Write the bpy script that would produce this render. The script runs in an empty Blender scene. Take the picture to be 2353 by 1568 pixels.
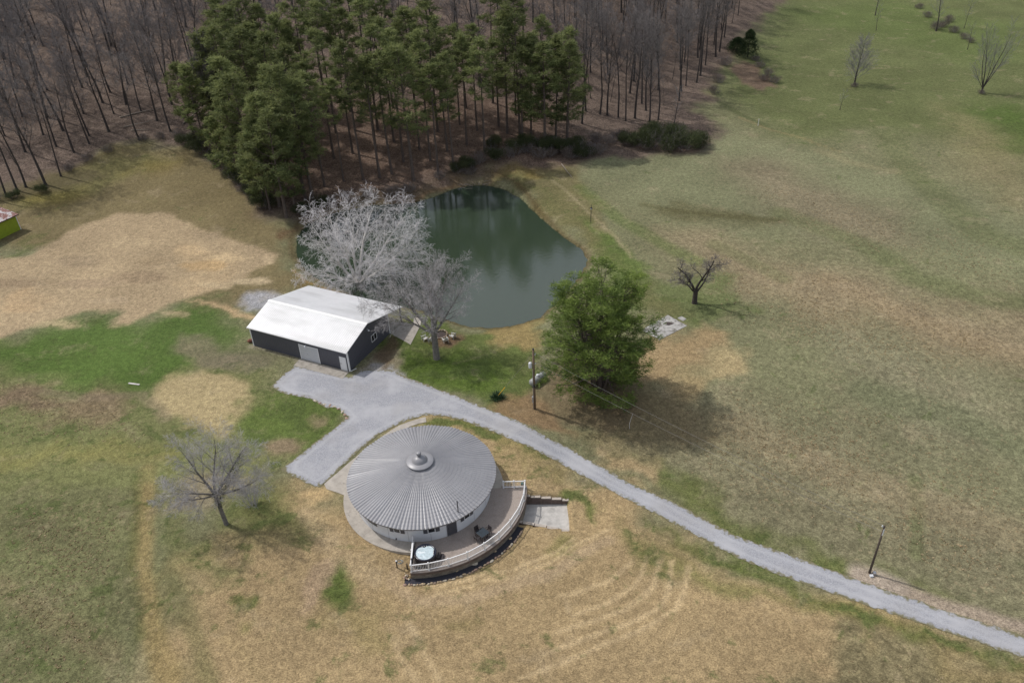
import bpy, math, random
import numpy as np
from mathutils import Vector, Matrix, geometry
R = math.radians
scn = bpy.context.scene
# ------------------------------------------------------------------ camera
CAM_H = 60.0; PITCH = 34.0; ROLL = 2.45; FOC = 1829.0     # FOC for a picture 2352 wide
cam_d = bpy.data.cameras.new('camera'); cam = bpy.data.objects.new('camera', cam_d)
scn.collection.objects.link(cam); scn.camera = cam
cam_d.sensor_width = 36.0; cam_d.lens = 36.0*FOC/2352.0; cam_d.clip_end = 6000; cam_d.clip_start = 1
cam.matrix_world = (Matrix.Translation((0,0,CAM_H)) @ Matrix.Rotation(R(90-PITCH),4,'X') @ Matrix.Rotation(R(-ROLL),4,'Z'))
scn.render.resolution_x = 1024; scn.render.resolution_y = 682
# ------------------------------------------------------------------ sky, sun, exposure
SUN_EL = 53.0
SUN_D = Vector((-0.88, 0.475, 0)).normalized()            # towards the sun, on the ground plane
w = bpy.data.worlds.new('World'); scn.world = w; w.use_nodes = True
nt = w.node_tree; nt.nodes.clear()
sky = nt.nodes.new('ShaderNodeTexSky'); sky.sky_type = 'NISHITA'; sky.sun_disc = False
sky.sun_elevation = R(SUN_EL); sky.sun_rotation = math.atan2(SUN_D.x, SUN_D.y)
sky.air_density = 1.0; sky.dust_density = 4.0; sky.ozone_density = 1.0
bg = nt.nodes.new('ShaderNodeBackground'); bg.inputs[1].default_value = 0.12
wo = nt.nodes.new('ShaderNodeOutputWorld')
stc = nt.nodes.new('ShaderNodeTexCoord'); smp = nt.nodes.new('ShaderNodeMapping'); smp.inputs['Scale'].default_value = (1,1,2.5)
cn = nt.nodes.new('ShaderNodeTexNoise'); cn.inputs['Scale'].default_value = 2.2; cn.inputs['Detail'].default_value = 6
cr_ = nt.nodes.new('ShaderNodeMapRange'); cr_.inputs[1].default_value=.42; cr_.inputs[2].default_value=.62; cr_.inputs[3].default_value=.25; cr_.inputs[4].default_value=.95
cm = nt.nodes.new('ShaderNodeMix'); cm.data_type='RGBA'; cm.inputs[7].default_value=(5.6,5.8,6.2,1)
nt.links.new(stc.outputs['Generated'], smp.inputs[0]); nt.links.new(smp.outputs[0], cn.inputs['Vector']); nt.links.new(cn.outputs[0], cr_.inputs[0])
nt.links.new(cr_.outputs[0], cm.inputs[0]); nt.links.new(sky.outputs[0], cm.inputs[6]); nt.links.new(cm.outputs[2], bg.inputs[0])
nt.links.new(bg.outputs[0], wo.inputs[0])
sd = bpy.data.lights.new('sun', 'SUN'); sd.energy = 2.5; sd.angle = R(0.9); sd.color = (1.0,0.965,0.92)
so = bpy.data.objects.new('sun', sd); scn.collection.objects.link(so)
to_sun = Vector((SUN_D.x*math.cos(R(SUN_EL)), SUN_D.y*math.cos(R(SUN_EL)), math.sin(R(SUN_EL))))
so.rotation_euler = to_sun.to_track_quat('Z','Y').to_euler(); so.location = (-60,90,120)
scn.view_settings.view_transform = 'Standard'; scn.view_settings.look = 'None'
scn.view_settings.exposure = 0.0; scn.view_settings.gamma = 1.0
scn.render.engine = 'CYCLES'
scn.cycles.max_bounces = 4; scn.cycles.diffuse_bounces = 2; scn.cycles.transparent_max_bounces = 4
# ------------------------------------------------------------------ helpers
col = scn.collection
def lin(r,g,b):
    f = lambda c: (c/255/12.92 if c/255 <= .04045 else ((c/255+.055)/1.055)**2.4)
    return (f(r),f(g),f(b))
def tag(o, label=None, cat=None, group=None, kind=None):
    if label: o['label'] = label
    if cat: o['category'] = cat
    if group: o['group'] = group
    if kind: o['kind'] = kind
    return o
def thing(name, label, cat, loc=(0,0,0), rz=0, group=None):
    o = bpy.data.objects.new(name, None); o.empty_display_size = .3; col.objects.link(o)
    o.location = loc; o.rotation_euler = (0,0,rz)
    return tag(o, label, cat, group)
def copy_tree(o, parent=None):
    c = o.copy(); col.objects.link(c)
    if parent: c.parent = parent
    for ch in o.children: copy_tree(ch, c)
    return c
class MB:
    def __init__(s): s.v=[]; s.f=[]; s.t=[]
    def add(s, vs, fs):
        n=len(s.v); s.v += [tuple(p) for p in vs]; s.f += [tuple(i+n for i in f) for f in fs]; return s
    def box(s, x0,x1,y0,y1,z0,z1, M=None):
        vs=[(x,y,z) for z in (z0,z1) for y in (y0,y1) for x in (x0,x1)]
        if M is not None: vs=[M@Vector(p) for p in vs]
        return s.add(vs, [(0,2,3,1),(4,5,7,6),(0,1,5,4),(2,6,7,3),(0,4,6,2),(1,3,7,5)])
    def tube(s, pts, rad, k=6, cap=True):
        pts=[Vector(p) for p in pts]; n0=len(s.v); m=len(pts)
        if not isinstance(rad,(list,tuple)): rad=[rad]*m
        for i,p in enumerate(pts):
            d=(pts[min(i+1,m-1)]-pts[max(i-1,0)]).normalized()
            a=Vector((1,0,0)) if abs(d.x)<.8 else Vector((0,1,0))
            u=d.cross(a).normalized(); v=d.cross(u)
            for j in range(k):
                c=CS[k][j]; q=p+u*(c[0]*rad[i])+v*(c[1]*rad[i]); s.v.append((q.x,q.y,q.z))
        for i in range(m-1):
            for j in range(k):
                a=n0+i*k+j; b=n0+i*k+(j+1)%k
                s.f.append((a,b,b+k,a+k))
        if cap:
            s.f.append(tuple(n0+j for j in reversed(range(k)))); s.f.append(tuple(n0+(m-1)*k+j for j in range(k)))
        return s
    def lathe(s, prof, k=24, c=(0,0,0), M=None, caps=True):
        n0=len(s.v)
        for (r,z) in prof:
            for j in range(k):
                p=Vector((c[0]+r*math.cos(2*math.pi*j/k), c[1]+r*math.sin(2*math.pi*j/k), c[2]+z))
                if M is not None: p=M@p
                s.v.append(tuple(p))
        for i in range(len(prof)-1):
            for j in range(k):
                a=n0+i*k+j; b=n0+i*k+(j+1)%k; s.f.append((a,b,b+k,a+k))
        if caps:
            s.f.append(tuple(n0+j for j in reversed(range(k)))); s.f.append(tuple(n0+(len(prof)-1)*k+j for j in range(k)))
        return s
    def arc(s, r0,r1,a0,a1,z0,z1,n=24):                   # a ring sector with height
        n0=len(s.v)
        for i in range(n+1):
            a=a0+(a1-a0)*i/n
            for (r,z) in ((r0,z0),(r1,z0),(r1,z1),(r0,z1)): s.v.append((r*math.cos(a),r*math.sin(a),z))
        for i in range(n):
            b=n0+4*i
            for j in range(4): s.f.append((b+j,b+4+j,b+4+(j+1)%4,b+(j+1)%4))
        s.f.append((n0,n0+1,n0+2,n0+3)); b=n0+4*n; s.f.append((b+3,b+2,b+1,b))
        return s
    def prism(s, poly, z0, z1):
        n=len(poly)
        ar=sum(poly[i][0]*poly[(i+1)%n][1]-poly[(i+1)%n][0]*poly[i][1] for i in range(n))
        if ar<0: poly=poly[::-1]
        vs=[(x,y,z0) for x,y in poly]+[(x,y,z1) for x,y in poly]
        return s.add(vs, [tuple(reversed(range(n))), tuple(range(n,2*n))]+[(i,(i+1)%n,n+(i+1)%n,n+i) for i in range(n)])
    def build(s, name, mat, parent=None, smooth=False, bevel=0):
        me=bpy.data.meshes.new(name); me.from_pydata(s.v,[],s.f); me.update()
        if smooth: me.polygons.foreach_set('use_smooth',[True]*len(me.polygons))
        me.materials.append(mat); o=bpy.data.objects.new(name, me); col.objects.link(o)
        if parent: o.parent=parent
        if bevel:
            b=o.modifiers.new('bevel','BEVEL'); b.width=bevel; b.segments=2; b.limit_method='ANGLE'
        return o
CS={k:[(math.cos(2*math.pi*j/k),math.sin(2*math.pi*j/k)) for j in range(k)] for k in range(3,33)}
# ------------------------------------------------------------------ materials
def mat(name, c, rough=.8, metal=0, spec=.5, noise=None, bump=None, noise2=None, trans=0, objc=False, wave=None):
    """noise = (scale, amount[, detail]); bump = (scale, strength, distance); noise2 = (scale, colour, threshold, softness)"""
    m=bpy.data.materials.new(name); m.use_nodes=True; t=m.node_tree; N=t.nodes; L=t.links
    b=N['Principled BSDF']; b.inputs['Roughness'].default_value=rough; b.inputs['Metallic'].default_value=metal
    b.inputs['Specular IOR Level'].default_value=spec
    b.inputs['Base Color'].default_value=(*c,1)
    tc=N.new('ShaderNodeTexCoord'); g=tc.outputs['Object'] if objc else N.new('ShaderNodeNewGeometry').outputs['Position']
    cur=None
    if noise:
        n=N.new('ShaderNodeTexNoise'); n.inputs['Scale'].default_value=noise[0]; n.inputs['Detail'].default_value=noise[2] if len(noise)>2 else 6
        n.inputs['Roughness'].default_value=.65; L.new(g,n.inputs['Vector'])
        mr=N.new('ShaderNodeMapRange'); mr.inputs[1].default_value=.3; mr.inputs[2].default_value=.7
        mr.inputs[3].default_value=1-noise[1]; mr.inputs[4].default_value=1+noise[1]; L.new(n.outputs[0],mr.inputs[0])
        vm=N.new('ShaderNodeVectorMath'); vm.operation='SCALE'; vm.inputs[0].default_value=c; L.new(mr.outputs[0],vm.inputs['Scale'])
        cur=vm.outputs[0]; L.new(cur,b.inputs['Base Color'])
    if noise2:
        n=N.new('ShaderNodeTexNoise'); n.inputs['Scale'].default_value=noise2[0]; n.inputs['Detail'].default_value=7; n.inputs['Roughness'].default_value=.6; L.new(g,n.inputs['Vector'])
        mr=N.new('ShaderNodeMapRange'); mr.inputs[1].default_value=noise2[2]; mr.inputs[2].default_value=noise2[2]+noise2[3]; L.new(n.outputs[0],mr.inputs[0])
        mx=N.new('ShaderNodeMix'); mx.data_type='RGBA'; mx.inputs[6].default_value=(*c,1)
        if cur: L.new(cur,mx.inputs[6])
        mx.inputs[7].default_value=(*noise2[1],1); L.new(mr.outputs[0],mx.inputs[0]); L.new(mx.outputs[2],b.inputs['Base Color'])
    if bump:
        n=N.new('ShaderNodeTexNoise'); n.inputs['Scale'].default_value=bump[0]; n.inputs['Detail'].default_value=5; L.new(g,n.inputs['Vector'])
        bp=N.new('ShaderNodeBump'); bp.inputs['Strength'].default_value=bump[1]; bp.inputs['Distance'].default_value=bump[2]
        L.new(n.outputs[0],bp.inputs['Height']); L.new(bp.outputs[0],b.inputs['Normal'])
    return m
def leafmat(name, c1, c2, rough=.6, tr=.25):
    m=bpy.data.materials.new(name); m.use_nodes=True; t=m.node_tree; N=t.nodes; L=t.links; N.clear()
    at=N.new('ShaderNodeAttribute'); at.attribute_name='tint'
    oi=N.new('ShaderNodeObjectInfo')
    mx=N.new('ShaderNodeMix'); mx.data_type='RGBA'; mx.inputs[6].default_value=(*c1,1); mx.inputs[7].default_value=(*c2,1)
    L.new(at.outputs['Fac'],mx.inputs[0])
    mr=N.new('ShaderNodeMapRange'); mr.inputs[3].default_value=.8; mr.inputs[4].default_value=1.2; L.new(oi.outputs['Random'],mr.inputs[0])
    vm=N.new('ShaderNodeVectorMath'); vm.operation='SCALE'; L.new(mx.outputs[2],vm.inputs[0]); L.new(mr.outputs[0],vm.inputs['Scale'])
    d=N.new('ShaderNodeBsdfPrincipled'); d.inputs['Roughness'].default_value=rough; d.inputs['Specular IOR Level'].default_value=.25
    L.new(vm.outputs[0],d.inputs['Base Color'])
    tl=N.new('ShaderNodeBsdfTranslucent'); L.new(vm.outputs[0],tl.inputs[0])
    ms=N.new('ShaderNodeMixShader'); ms.inputs[0].default_value=tr; L.new(d.outputs[0],ms.inputs[1]); L.new(tl.outputs[0],ms.inputs[2])
    o=N.new('ShaderNodeOutputMaterial'); L.new(ms.outputs[0],o.inputs[0]); return m
M={}
M['bark']=mat('dark_bark',(.062,.052,.047),.9,noise=(4,.4),bump=(6,.5,.05),objc=True)
M['barkgrey']=mat('grey_bark',(.17,.155,.14),.9,noise=(3,.45),bump=(6,.5,.05))
M['barkpale']=mat('pale_bark',(.56,.53,.50),.85,noise=(1.5,.3))
M['barkblack']=mat('black_bark',(.055,.045,.04),.9,noise=(3,.4),bump=(6,.5,.05))
M['twigpale']=mat('pale_twig',(.70,.67,.67),.85,noise=(.8,.2))
M['twigmid']=mat('mid_twig',(.27,.26,.25),.9,noise=(.8,.2))
M['twiggrey']=mat('grey_twig',(.40,.38,.38),.9,noise=(.8,.2))
M['twigforest']=mat('forest_twig',(.20,.18,.175),.9,noise=(.5,.25),objc=True)
M['barkpine']=mat('pine_bark',(.11,.085,.072),.9,noise=(3,.35),bump=(6,.5,.05),objc=True)
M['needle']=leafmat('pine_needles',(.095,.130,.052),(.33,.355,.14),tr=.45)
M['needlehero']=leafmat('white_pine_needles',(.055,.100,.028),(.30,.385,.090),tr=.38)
M['leafbush']=leafmat('bush_leaves',(.035,.05,.02),(.10,.115,.045))
M['cedar']=leafmat('cedar_leaves',(.02,.04,.015),(.06,.09,.03))
M['brush']=leafmat('dry_brush',(.10,.075,.06),(.23,.19,.155),tr=.1)
M['yucca']=leafmat('yucca_leaves',(.02,.05,.02),(.07,.12,.05),tr=.1)
M['white']=mat('white_vinyl',(.78,.78,.78),.45,noise=(6,.04))
M['conc']=mat('concrete',(.40,.365,.32),.9,noise=(1.2,.22,9),noise2=(2.2,(.22,.20,.175),.60,.12),bump=(20,.2,.01))
M['concold']=mat('old_concrete',(.36,.35,.33),.9,noise=(1.6,.35,9),noise2=(1.1,(.16,.15,.13),.52,.10))
M['concdark']=mat('damp_concrete',(.34,.31,.27),.85,noise=(1.0,.2,9),noise2=(.9,(.22,.20,.17),.52,.12))
M['deck']=mat('pebble_concrete',(.335,.285,.25),.9,noise=(12,.25,8),noise2=(1.0,(.27,.225,.195),.5,.2),bump=(40,.3,.01))
M['cap']=mat('wall_cap',(.42,.37,.32),.9,noise=(3,.2))
M['block']=mat('wall_block',(.13,.095,.08),.95,noise=(2.5,.35),bump=(8,.6,.05))
M['stone']=mat('border_stone',(.42,.33,.24),.9,noise=(2.0,.35,8))
M['stonewall']=mat('stone_wall',(.20,.17,.13),.95,noise=(2.2,.45,9),bump=(5,.8,.08))
M['mulch']=mat('mulch',(.035,.035,.045),.95,noise=(14,.6),bump=(14,.9,.05))
M['wall']=mat('white_render',(.66,.67,.69),.7,noise=(1.0,.06))
M['dgrey']=mat('dark_grey_paint',(.075,.075,.085),.5,noise=(2,.08))
M['trim']=mat('roof_edge',(.16,.155,.16),.6)
M['glass']=mat('window_glass',(.012,.014,.02),.08,spec=.8)
M['black']=mat('black_plastic',(.02,.018,.022),.4,noise=(5,.2))
M['wicker']=mat('dark_wicker',(.035,.028,.03),.55,noise=(30,.3))
M['tableglass']=mat('table_glass',(.01,.02,.028),.05,spec=.9)
M['tubshell']=mat('tub_shell',(.02,.022,.04),.25)
M['metal']=mat('galvanised',(.45,.46,.48),.4,metal=.6,noise=(4,.15))
M['rust']=mat('rust',(.18,.07,.045),.85,noise=(4,.4))
M['tank']=mat('tank_paint',(.30,.31,.30),.45,noise=(2,.18))
M['wood']=mat('pole_wood',(.17,.12,.08),.9,noise=(5,.35))
M['wooddark']=mat('weathered_wood',(.09,.07,.055),.9,noise=(5,.4))
M['log']=mat('dead_wood',(.26,.22,.18),.9,noise=(4,.35))
M['wire']=mat('wire',(.22,.21,.20),.5)
M['lamp']=mat('lamp_housing',(.6,.62,.65),.4)
M['yellow']=mat('yellow_guard',(.75,.42,.02),.5,noise=(2,.15))
M['ash']=mat('ash',(.06,.045,.04),.95,noise=(8,.5))
M['chairp']=mat('grey_plastic',(.50,.49,.46),.5)
M['hose']=mat('hose',(.22,.24,.23),.5)
M['flower']=mat('dried_flowers',(.36,.28,.27),.9,noise=(25,.6))
M['green']=mat('green_siding',(.30,.38,.03),.5,noise=(2,.12))
M['rustroof']=mat('rusty_roof',(.20,.085,.07),.7,noise=(3,.3),noise2=(1.3,(.45,.42,.42),.52,.04))
# ridged sheet metal
def sheetmat(name, c, axis, scale, rough=.4, metal=.0, dirt=None):
    m=mat(name, c, rough, metal, noise=(.7,.06)); t=m.node_tree; N=t.nodes; L=t.links
    if dirt:
        b=N['Principled BSDF']; src=b.inputs['Base Color'].links[0].from_socket
        tc=N.new('ShaderNodeTexCoord'); mp=N.new('ShaderNodeMapping'); mp.inputs['Scale'].default_value=(.12,.5,.5); mp.inputs['Location'].default_value=dirt
        n=N.new('ShaderNodeTexNoise'); n.inputs['Scale'].default_value=1.0; n.inputs['Detail'].default_value=6
        L.new(tc.outputs['Object'],mp.inputs[0]); L.new(mp.outputs[0],n.inputs['Vector'])
        mr=N.new('ShaderNodeMapRange'); mr.inputs[1].default_value=.50; mr.inputs[2].default_value=.68; L.new(n.outputs[0],mr.inputs[0])
        mx=N.new('ShaderNodeMix'); mx.data_type='RGBA'; L.new(src,mx.inputs[6]); mx.inputs[7].default_value=(c[0]*.78,c[1]*.78,c[2]*.77,1)
        L.new(mr.outputs[0],mx.inputs[0]); L.new(mx.outputs[2],b.inputs['Base Color'])
    return m
M['roofwhite']=sheetmat('white_roof_sheet',(.74,.74,.745),0,1,.38,dirt=(3,1,0))
M['siding']=sheetmat('charcoal_siding',(.082,.084,.104),0,1,.45)
M['rooftile']=mat('grey_roof_tile',(.275,.275,.29),.38,spec=.5,noise=(.5,.09,5),bump=(12,.1,.01))
M['garage']=mat('garage_door',(.55,.56,.58),.5)
# ------------------------------------------------------------------ terrain
_p,_r,_f=PITCH,ROLL,FOC
def ray(u,v):                                              # photo point (2352 wide) -> direction
    t=R(_p); cr,sr=math.cos(R(_r)),math.sin(R(_r)); du,dv=u-1176,v-784
    a=du*cr-dv*sr; b=du*sr+dv*cr
    return (a,_f*math.cos(t)-b*math.sin(t),-_f*math.sin(t)-b*math.cos(t))
def at(u,v,z=0.0):
    r=ray(u,v); k=(z-CAM_H)/r[2]; return (r[0]*k,r[1]*k)
HX,HY=-10.0,61.4
rs=np.random.RandomState(7)
_lat=rs.rand(256,256)
def vnoise(x,y):
    x=np.asarray(x,float); y=np.asarray(y,float)
    xi=np.floor(x).astype(int); yi=np.floor(y).astype(int); fx=x-xi; fy=y-yi
    fx=fx*fx*(3-2*fx); fy=fy*fy*(3-2*fy)
    a=_lat[xi%256,yi%256]; b=_lat[(xi+1)%256,yi%256]; c=_lat[xi%256,(yi+1)%256]; d=_lat[(xi+1)%256,(yi+1)%256]
    return (a*(1-fx)+b*fx)*(1-fy)+(c*(1-fx)+d*fx)*fy
def fbm(x,y,o=4):
    s=0; a=.5; t=0
    for i in range(o): s=s+a*vnoise(x*2**i+17*i,y*2**i+31*i); t+=a; a*=.55
    return s/t
def S(t): t=np.clip(t,0,1); return t*t*(3-2*t)
def sdist(px,py,poly):                                     # signed distance, negative inside
    d=np.full(px.shape,1e9); ins=np.zeros(px.shape,bool); n=len(poly)
    for i in range(n):
        x0,y0=poly[i]; x1,y1=poly[(i+1)%n]; ex,ey=x1-x0,y1-y0
        t=np.clip(((px-x0)*ex+(py-y0)*ey)/(ex*ex+ey*ey+1e-12),0,1)
        d=np.minimum(d,(px-x0-t*ex)**2+(py-y0-t*ey)**2)
        c=((y0>py)!=(y1>py))&(px<(x1-x0)*(py-y0)/((y1-y0) if y1!=y0 else 1e-9)+x0); ins^=c
    d=np.sqrt(d); return np.where(ins,-d,d)
WATER=-0.6
POND_UV=[(1080,409),(1130,410),(1180,425),(1210,450),(1240,490),(1290,540),(1335,570),(1352,595),(1330,640),(1285,690),(1240,730),(1215,738),(1170,750),(1120,755),(1060,747),(1010,728),(960,712),(900,700),(840,690),(790,668),(730,645),(695,620),(672,585),(668,550),(690,510),(760,480),(850,460),(940,455),(975,443),(1000,430),(1040,415)]
POND=[at(u,v,WATER) for u,v in POND_UV]
ppx=[p[0] for p in POND]; ppy=[p[1] for p in POND]
def hgt(x,y):
    x=np.asarray(x,float); y=np.asarray(y,float)
    g=y-152-1.35*np.log1p(np.exp(np.clip((x-2)/6,-30,30)))*6/1.0
    g=g+0.0*x
    hill=.30*12*np.log1p(np.exp(np.clip(g/12,-30,30)))
    hill=hill*np.where(hill>0,1,1); hill=70*(1-np.exp(-hill/70))
    hill=hill+S((g-4)/30)*2.5*(fbm(x*.03,y*.03)-.5)
    a=S((54.6-y)/4.2)*S((x+24)/10)+S((52-y)/16)*(1-S((x+24)/10)); b=S((x-.4)/5.2)*S((78-y)/14)
    rr_=np.hypot(x-HX,y-HY); a=np.maximum(a,S((rr_-8.9)/1.4)*S((60.4-y)/.8)*S((x-HX+1.3)/1.1)*S((22-rr_)/6))
    z=-.9*(1-(1-a)*(1-b))
    z=z-.55*np.exp(-(((x-7.2)/2.2)**2+((y-57.8)/2.4)**2))
    near=S(np.hypot(x+14,y-72)/45-.6)
    z=z+near*(.5*(fbm(x*.045,y*.045,3)-.5)+1.6*(fbm(x*.012+5,y*.012,2)-.5)*S((x-10)/60))
    z=z+.10*(fbm(x*.35,y*.35,3)-.5)*near
    m=(x>-50)&(x<25)&(y>80)&(y<160)
    if np.any(m):
        xm,ym=(x[m],y[m]) if x.ndim else (x.reshape(1),y.reshape(1))
        sdv=sdist(xm,ym,POND)+.35*(fbm(xm*.7,ym*.7,3)-.5)*2
        w_=S(1-sdv/4.0); base=z[m] if x.ndim else z.reshape(1)
        nz=base*(1-w_)+w_*(WATER-np.minimum(sdv*-.3,1.2)*(sdv<0)+ .02+np.where(sdv>0,.12*np.minimum(sdv,3),0))
        nz=np.where(sdv<0,WATER-.02-.35*np.minimum(-sdv,4),nz)
        if x.ndim: z=z.copy(); z[m]=nz
        else: z=float(nz[0])
    return z+hill
def H1(x,y): return float(hgt(x,y))
def atT(u,v,off=0.0):
    r=ray(u,v); n=math.sqrt(r[0]**2+r[1]**2+r[2]**2); r=(r[0]/n,r[1]/n,r[2]/n)
    ts=np.concatenate([np.arange(50,200,1.0),np.arange(200,900,3.0)])
    xs=r[0]*ts; ys=r[1]*ts; zs=CAM_H+r[2]*ts; dz=zs-hgt(xs,ys)-off
    i=int(np.argmax(dz<0)) if (dz<0).any() else len(ts)-1
    i=max(i,1); a,b=ts[i-1],ts[i]; fa,fb=dz[i-1],dz[i]
    t=a+(b-a)*fa/(fa-fb) if fa!=fb else b
    return (r[0]*t, r[1]*t)
def P3(u,v,off=0.0):
    x,y=atT(u,v,off); return (x,y,H1(x,y)+off)
# --- ground sheet: a graded grid
def axis(segs):
    out=[]
    for a,b,st in segs:
        n=max(1,int(round((b-a)/st))); out+=list(np.linspace(a,b,n,endpoint=False))
    out.append(segs[-1][1]); return np.array(out)
gx=axis([(-2500,-600,190),(-600,-300,30),(-300,-130,5),(-130,-60,1.0),(-60,60,.36),(60,150,.9),(150,260,4),(260,600,30),(600,2500,190)])
gy=axis([(-500,0,100),(0,34,3.5),(34,112,.34),(112,180,.7),(180,300,1.6),(300,420,6),(420,900,40),(900,4000,300)])
X,Y=np.meshgrid(gx,gy); xf=X.ravel(); yf=Y.ravel(); Z=hgt(xf,yf)
nx,ny=len(gx),len(gy)
# colour of the ground cover, laid down as areas with ragged edges
C=np.empty((len(xf),3)); C[:]=lin(128,127,96); CT=np.zeros((len(xf),3)); CT[:]=(.35,0,.6)
wx=xf+(fbm(xf*.16,yf*.16,5)-.5)*9; wy=yf+(fbm(xf*.16+50,yf*.16+9,5)-.5)*9
wx2=xf+(fbm(xf*.6,yf*.6,4)-.5)*2.2; wy2=yf+(fbm(xf*.6+50,yf*.6+9,4)-.5)*2.2
def paint(uv, c, ctl=None, feather=2.5, a=1.0, fine=False, world=None):
    poly=[atT(u,v) for u,v in uv]+(world or [])
    xs=[p[0] for p in poly]; ys=[p[1] for p in poly]; pad=feather+6
    m=(xf>min(xs)-pad)&(xf<max(xs)+pad)&(yf>min(ys)-pad)&(yf<max(ys)+pad)
    if not m.any(): return
    px,py=(wx2[m],wy2[m]) if fine else (wx[m],wy[m])
    k=(a*(1-S((sdist(px,py,poly)+feather/2)/feather)))[:,None]
    C[m]=C[m]*(1-k)+np.array(lin(*c))*k
    if ctl is not None: CT[m]=CT[m]*(1-k)+np.array(ctl)*k
def spot(u,v,ru,rv,c,ctl=None,feather=None,a=1.0,n=12,fine=False):
    paint([(u+ru*math.cos(2*math.pi*i/n),v+rv*math.sin(2*math.pi*i/n)) for i in range(n)],c,ctl,feather if feather else 2.0,a,fine)
def stroke(uv, c, wd=.3, a=.6, ctl=None):
    pl=[atT(u,v) for u,v in uv]; xs=[p[0] for p in pl]; ys=[p[1] for p in pl]; pad=wd*3+1
    m=(xf>min(xs)-pad)&(xf<max(xs)+pad)&(yf>min(ys)-pad)&(yf<max(ys)+pad)
    px,py=xf[m]+(fbm(xf[m]*.3,yf[m]*.3,3)-.5)*.8,yf[m]+(fbm(xf[m]*.3+9,yf[m]*.3,3)-.5)*.8; d=np.full(px.shape,1e9)
    for i in range(len(pl)-1):
        x0,y0=pl[i]; ex,ey=pl[i+1][0]-x0,pl[i+1][1]-y0
        t=np.clip(((px-x0)*ex+(py-y0)*ey)/(ex*ex+ey*ey),0,1); d=np.minimum(d,np.hypot(px-x0-t*ex,py-y0-t*ey))
    k=(a*(1-S((d-wd*.4)/(wd*1.1))))[:,None]; C[m]=C[m]*(1-k)+np.array(lin(*c))*k
    if ctl is not None: CT[m]=CT[m]*(1-k)+np.array(ctl)*k
# right-hand pasture
paint([(1640,200),(1720,80),(1800,-20),(2500,-60),(2500,420),(2352,380),(2200,330),(2000,300),(1850,330),(1700,260)],(107,113,74),(.32,0,.2),18)
paint([(1300,360),(1640,300),(1800,330),(2000,380),(2352,480),(2500,560),(2352,620),(2000,560),(1700,520),(1500,480),(1400,440)],(130,131,100),(.3,0,.4),14)
paint([(1660,370),(1800,370),(1900,440),(2060,500),(2080,560),(1900,550),(1760,470)],(142,126,106),(.1,0,.8),14,.6)
paint([(1540,545),(1640,540),(1760,600),(1950,620),(2150,690),(2400,700),(2400,860),(2150,800),(1950,740),(1750,690),(1640,640)],(156,138,112),(.1,0,.9),14,.75)
paint([(2170,240),(2352,330),(2420,500),(2300,470),(2200,370)],(146,134,100),(.2,0,.9),14,.5)
paint([(2230,250),(2300,240),(2450,290),(2450,400),(2330,330)],(80,104,44),(.6,0,.1),12,.7)
paint([(1780,20),(1900,60),(2100,100),(2250,150),(2352,140),(2352,60),(2050,0)],(100,116,64),(.5,0,.1),18,.5)
paint([(1490,475),(1600,470),(1700,490),(1800,500),(1760,520),(1600,505),(1500,500)],(104,98,68),(.2,0,.3),5,.6)
paint([(1250,400),(1330,470),(1400,540),(1480,620),(1500,700),(1450,720),(1400,620),(1330,540),(1270,460)],(104,120,66),(.6,0,.1),3,.9)
stroke([(1270,415),(1320,455),(1370,505),(1420,550),(1450,590)],(176,164,130),.35,.5)
paint([(1150,385),(1300,375),(1330,440),(1400,520),(1360,590),(1240,480),(1190,420)],(126,118,84),(.3,0,.3),3,.9)
spot(1190,395,60,14,(128,112,60),(.2,.1,.1),3,.7)
paint([(1500,640),(1700,640),(1720,720),(1600,760),(1500,720)],(108,118,74),(.6,0,.2),4,.8)
paint([(1560,1180),(1500,1100),(1480,1000),(1560,920),(1700,900),(2000,1000),(2352,1200),(2400,1420),(2352,1400),(2000,1300),(1800,1250)],(138,130,104),(.3,0,1),12,.7)
paint([(1900,760),(2100,800),(2352,900),(2352,1100),(2100,1000),(1950,900)],(142,136,110),(.25,0,1),12,.7)
paint([(1500,1080),(1560,1130),(1700,1195),(1850,1260),(1990,1310),(2400,1440),(2400,1480),(1990,1370),(1700,1260),(1560,1190),(1480,1130)],(106,112,66),(.6,0,.3),3,.9)
paint([(1400,1050),(1500,1100),(1480,1130),(1370,1080)],(176,155,118),(.2,0,.3),2)
paint([(1130,400),(1180,410),(1240,460),(1300,530),(1360,590),(1480,640),(1460,700),(1500,740),(1600,720),(1500,640),(1400,560),(1300,470),(1200,395)],(118,116,78),(.4,0,.2),4,.75)
paint([(1440,930),(1560,900),(1640,960),(1640,1040),(1500,1060),(1440,1000)],(134,118,88),(.2,.1,.3),6,.7)
paint([(1330,500),(1420,560),(1500,630),(1480,650),(1400,580),(1330,520)],(100,118,62),(.6,0,.1),3,.7)
stroke([(1270,415),(1320,455),(1370,505),(1420,550),(1450,590)],(172,160,126),.3,.45)
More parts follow.
